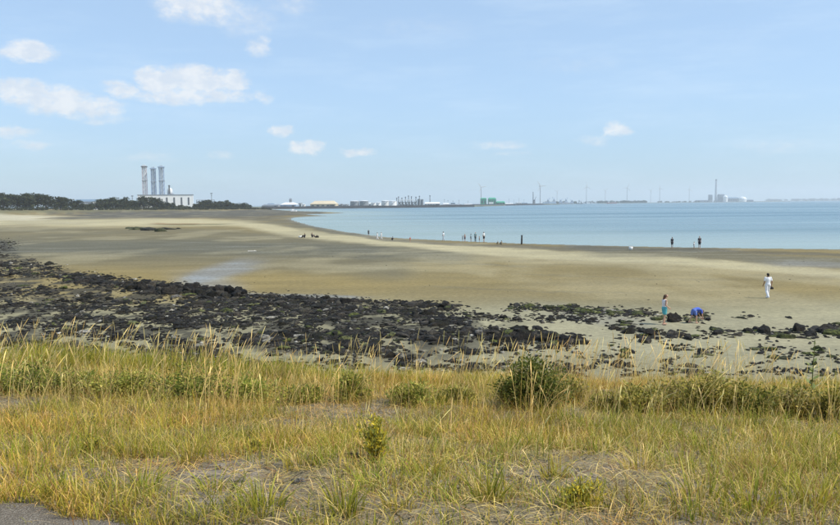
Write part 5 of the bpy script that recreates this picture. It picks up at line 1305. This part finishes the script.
# tall leafy plant by itself near the right edge
p = bank_pt(810, 412); t = thing('tall_weed', p, 'slender tall weed rising over the thicket near the right edge', 'weed'); hh_ = 74 * p[1] / F_PX
part('stem', plain('stem_green', (.14, .15, .04), .7, .1, 20), t, b_tube, (0, 0, -.05), (.03, 0, hh_), .008, .004, 6)
r = np.random.default_rng(3)
for k in range(26):
    z = hh_ * (.2 + .8 * k / 26); a = k * 2.4; ln = .16 * (1.15 - z / hh_) + .03; bm = bmesh.new(); d = Vector((math.cos(a), math.sin(a), .5)).normalized(); s = d.cross(Vector((0, 0, 1))).normalized() * ln * .2
    c = Vector((.03 * z / hh_, 0, z)); v = [bm.verts.new(q) for q in (c, c + d * ln * .45 + s, c + d * ln, c + d * ln * .45 - s)]; bm.faces.new(v); bm_obj('leaf', bm, 'stem_leaf' if 'stem_leaf' in MATS else plain('stem_leaf', (.17, .20, .05), .6, .2, 8), t)

def tuft(x, y, wpx, hpx, n, cols, wts, label, wide=.009, seed=0):
    p = bank_pt(x, y); k = p[1] / F_PX; rw, h = wpx * k / 2, hpx * k
    a = rng.uniform(0, 6.28, n); rr = rw * .6 * np.sqrt(rng.random(n)); P = np.stack([rr * np.cos(a), rr * np.sin(a), np.full(n, -.02)], 1)
    lean = np.stack([np.cos(a), np.sin(a)], 1) * (rng.uniform(.1, .85, n) * rw / max(h, .01))[:, None] + rng.normal(0, .1, (n, 2))
    V, Fc, C = blades(P, h * rng.uniform(.25, 1.15, n), rng.uniform(.6, 1.2, n) * wide, lean, 1.9, pal(n, cols, wts))
    t = thing('grass_tuft', p, label, 'grass tuft', 'large grass tufts on the near bank'); mesh_np('blades', V, Fc, 'blade', t, {'col': C})
    m = max(6, n // 14); a = rng.uniform(0, 6.28, m); V, Fc, C = blades(P[:m], h * rng.uniform(.6, 1.2, m), np.full(m, wide * .7), np.stack([np.cos(a), np.sin(a)], 1) * .7, 1.5, pal(m, [ST, ST2], [1, 1])); mesh_np('dry_blades', V, Fc, 'blade', t, {'col': C})['kind'] = 'stuff'
for x, y, w_, h, cols, wts, lab in (
        (345, 512, 44, 50, [G1, G2], [2, 3], 'bright green grass tuft at the bottom left of centre'), (398, 508, 40, 34, [G2, OL, ST], [3, 2, 1], 'yellow-green grass tuft right of the bright green one'), (488, 500, 44, 46, [G2, G1, ST], [3, 1, 1], 'pale green grass tuft at the bottom centre'),
        (556, 478, 34, 34, [G2, OL], [1, 1], 'olive grass tuft above the sprawling yellow weed'), (700, 500, 60, 50, [G2, OL, ST], [3, 2, 2], 'large straw and green tuft at the bottom right'), (752, 510, 54, 50, [G1, G2, OL], [1, 3, 1], 'large green tuft right of the straw and green one'),
        (215, 492, 60, 34, [G1, G2], [1, 2], 'spreading green tuft above the path at bottom left'), (140, 488, 54, 34, [G1, G2], [2, 2], 'spreading green tuft beside the path'), (55, 492, 60, 30, [G1, G2, OL], [2, 2, 1], 'green tuft at the corner of the path'), (262, 508, 50, 44, [G2, G1], [2, 2], 'tall green tuft right of the path end'),
        (132, 458, 36, 36, [OL, G2], [2, 2], 'olive tuft on the stone patch left of centre'), (190, 462, 36, 34, [G2, OL, ST], [2, 2, 1], 'yellow-green tuft between stone patches'), (640, 470, 40, 30, [OL, ST, G2], [2, 2, 1], 'straw-coloured tuft on the right of the bank'), (815, 505, 50, 44, [G2, OL], [2, 2], 'olive tuft in the bottom right corner'), (430, 474, 40, 28, [OL, G2], [2, 1], 'low olive tuft just right of centre'), (300, 466, 36, 26, [OL, G2, ST], [2, 1, 1], 'low olive tuft left of the upright yellow weed'), (612, 452, 36, 26, [OL, ST], [1, 1], 'low dry tuft below the brown weed'), (770, 468, 40, 32, [OL, ST, G2], [1, 1, 1], 'dry tuft below the right-hand thicket')):
    tuft(x, y, w_ * 1.5, h * random.uniform(.75, 1.0), 85, cols, wts, lab)
# stones in the grass
for x, y, s, c, lab in ((353, 458, .075, BLACK[4], 'dark stone in the grass left of the yellow-topped weed'), (372, 462, .04, BLACK[2], 'small dark stone at the foot of the yellow-topped weed'), (300, 482, .05, PALEST[2], 'small grey stone lying in the grass left of centre'), (665, 486, .05, PALEST[2], 'small grey stone in the grass at the bottom right')):
    p = bank_pt(x, y); o = bpy.data.objects.new('stone', rock_data(2, c)); COL.objects.link(o); o.location = (p[0], p[1], p[2] + s * .1); o.scale = (s, s * .8, s * .8); tag(o, lab, 'stone', 'stones lying in the grass')

# ------------------------------------------------------------------ haze over the bay
m = bpy.data.materials.new('haze_air'); m.use_nodes = True; t_ = m.node_tree
for n_ in list(t_.nodes):
    if n_.type == 'BSDF_PRINCIPLED': t_.nodes.remove(n_)
pv = nd(t_, 'ShaderNodeVolumePrincipled'); pv.inputs['Color'].default_value = (.93, .965, 1.0, 1); pv.inputs['Density'].default_value = 0.00012; pv.inputs['Anisotropy'].default_value = 0.25
t_.links.new(pv.outputs[0], t_.nodes['Material Output'].inputs['Volume'])
MATS['haze_air'] = m
bm = bmesh.new(); b_box(bm, (0, 5700, 89), (25600, 13600, 190)); o = bm_obj('haze', bm, 'haze_air'); tag(o, 'pale summer haze over the bay', 'haze', None, 'stuff')
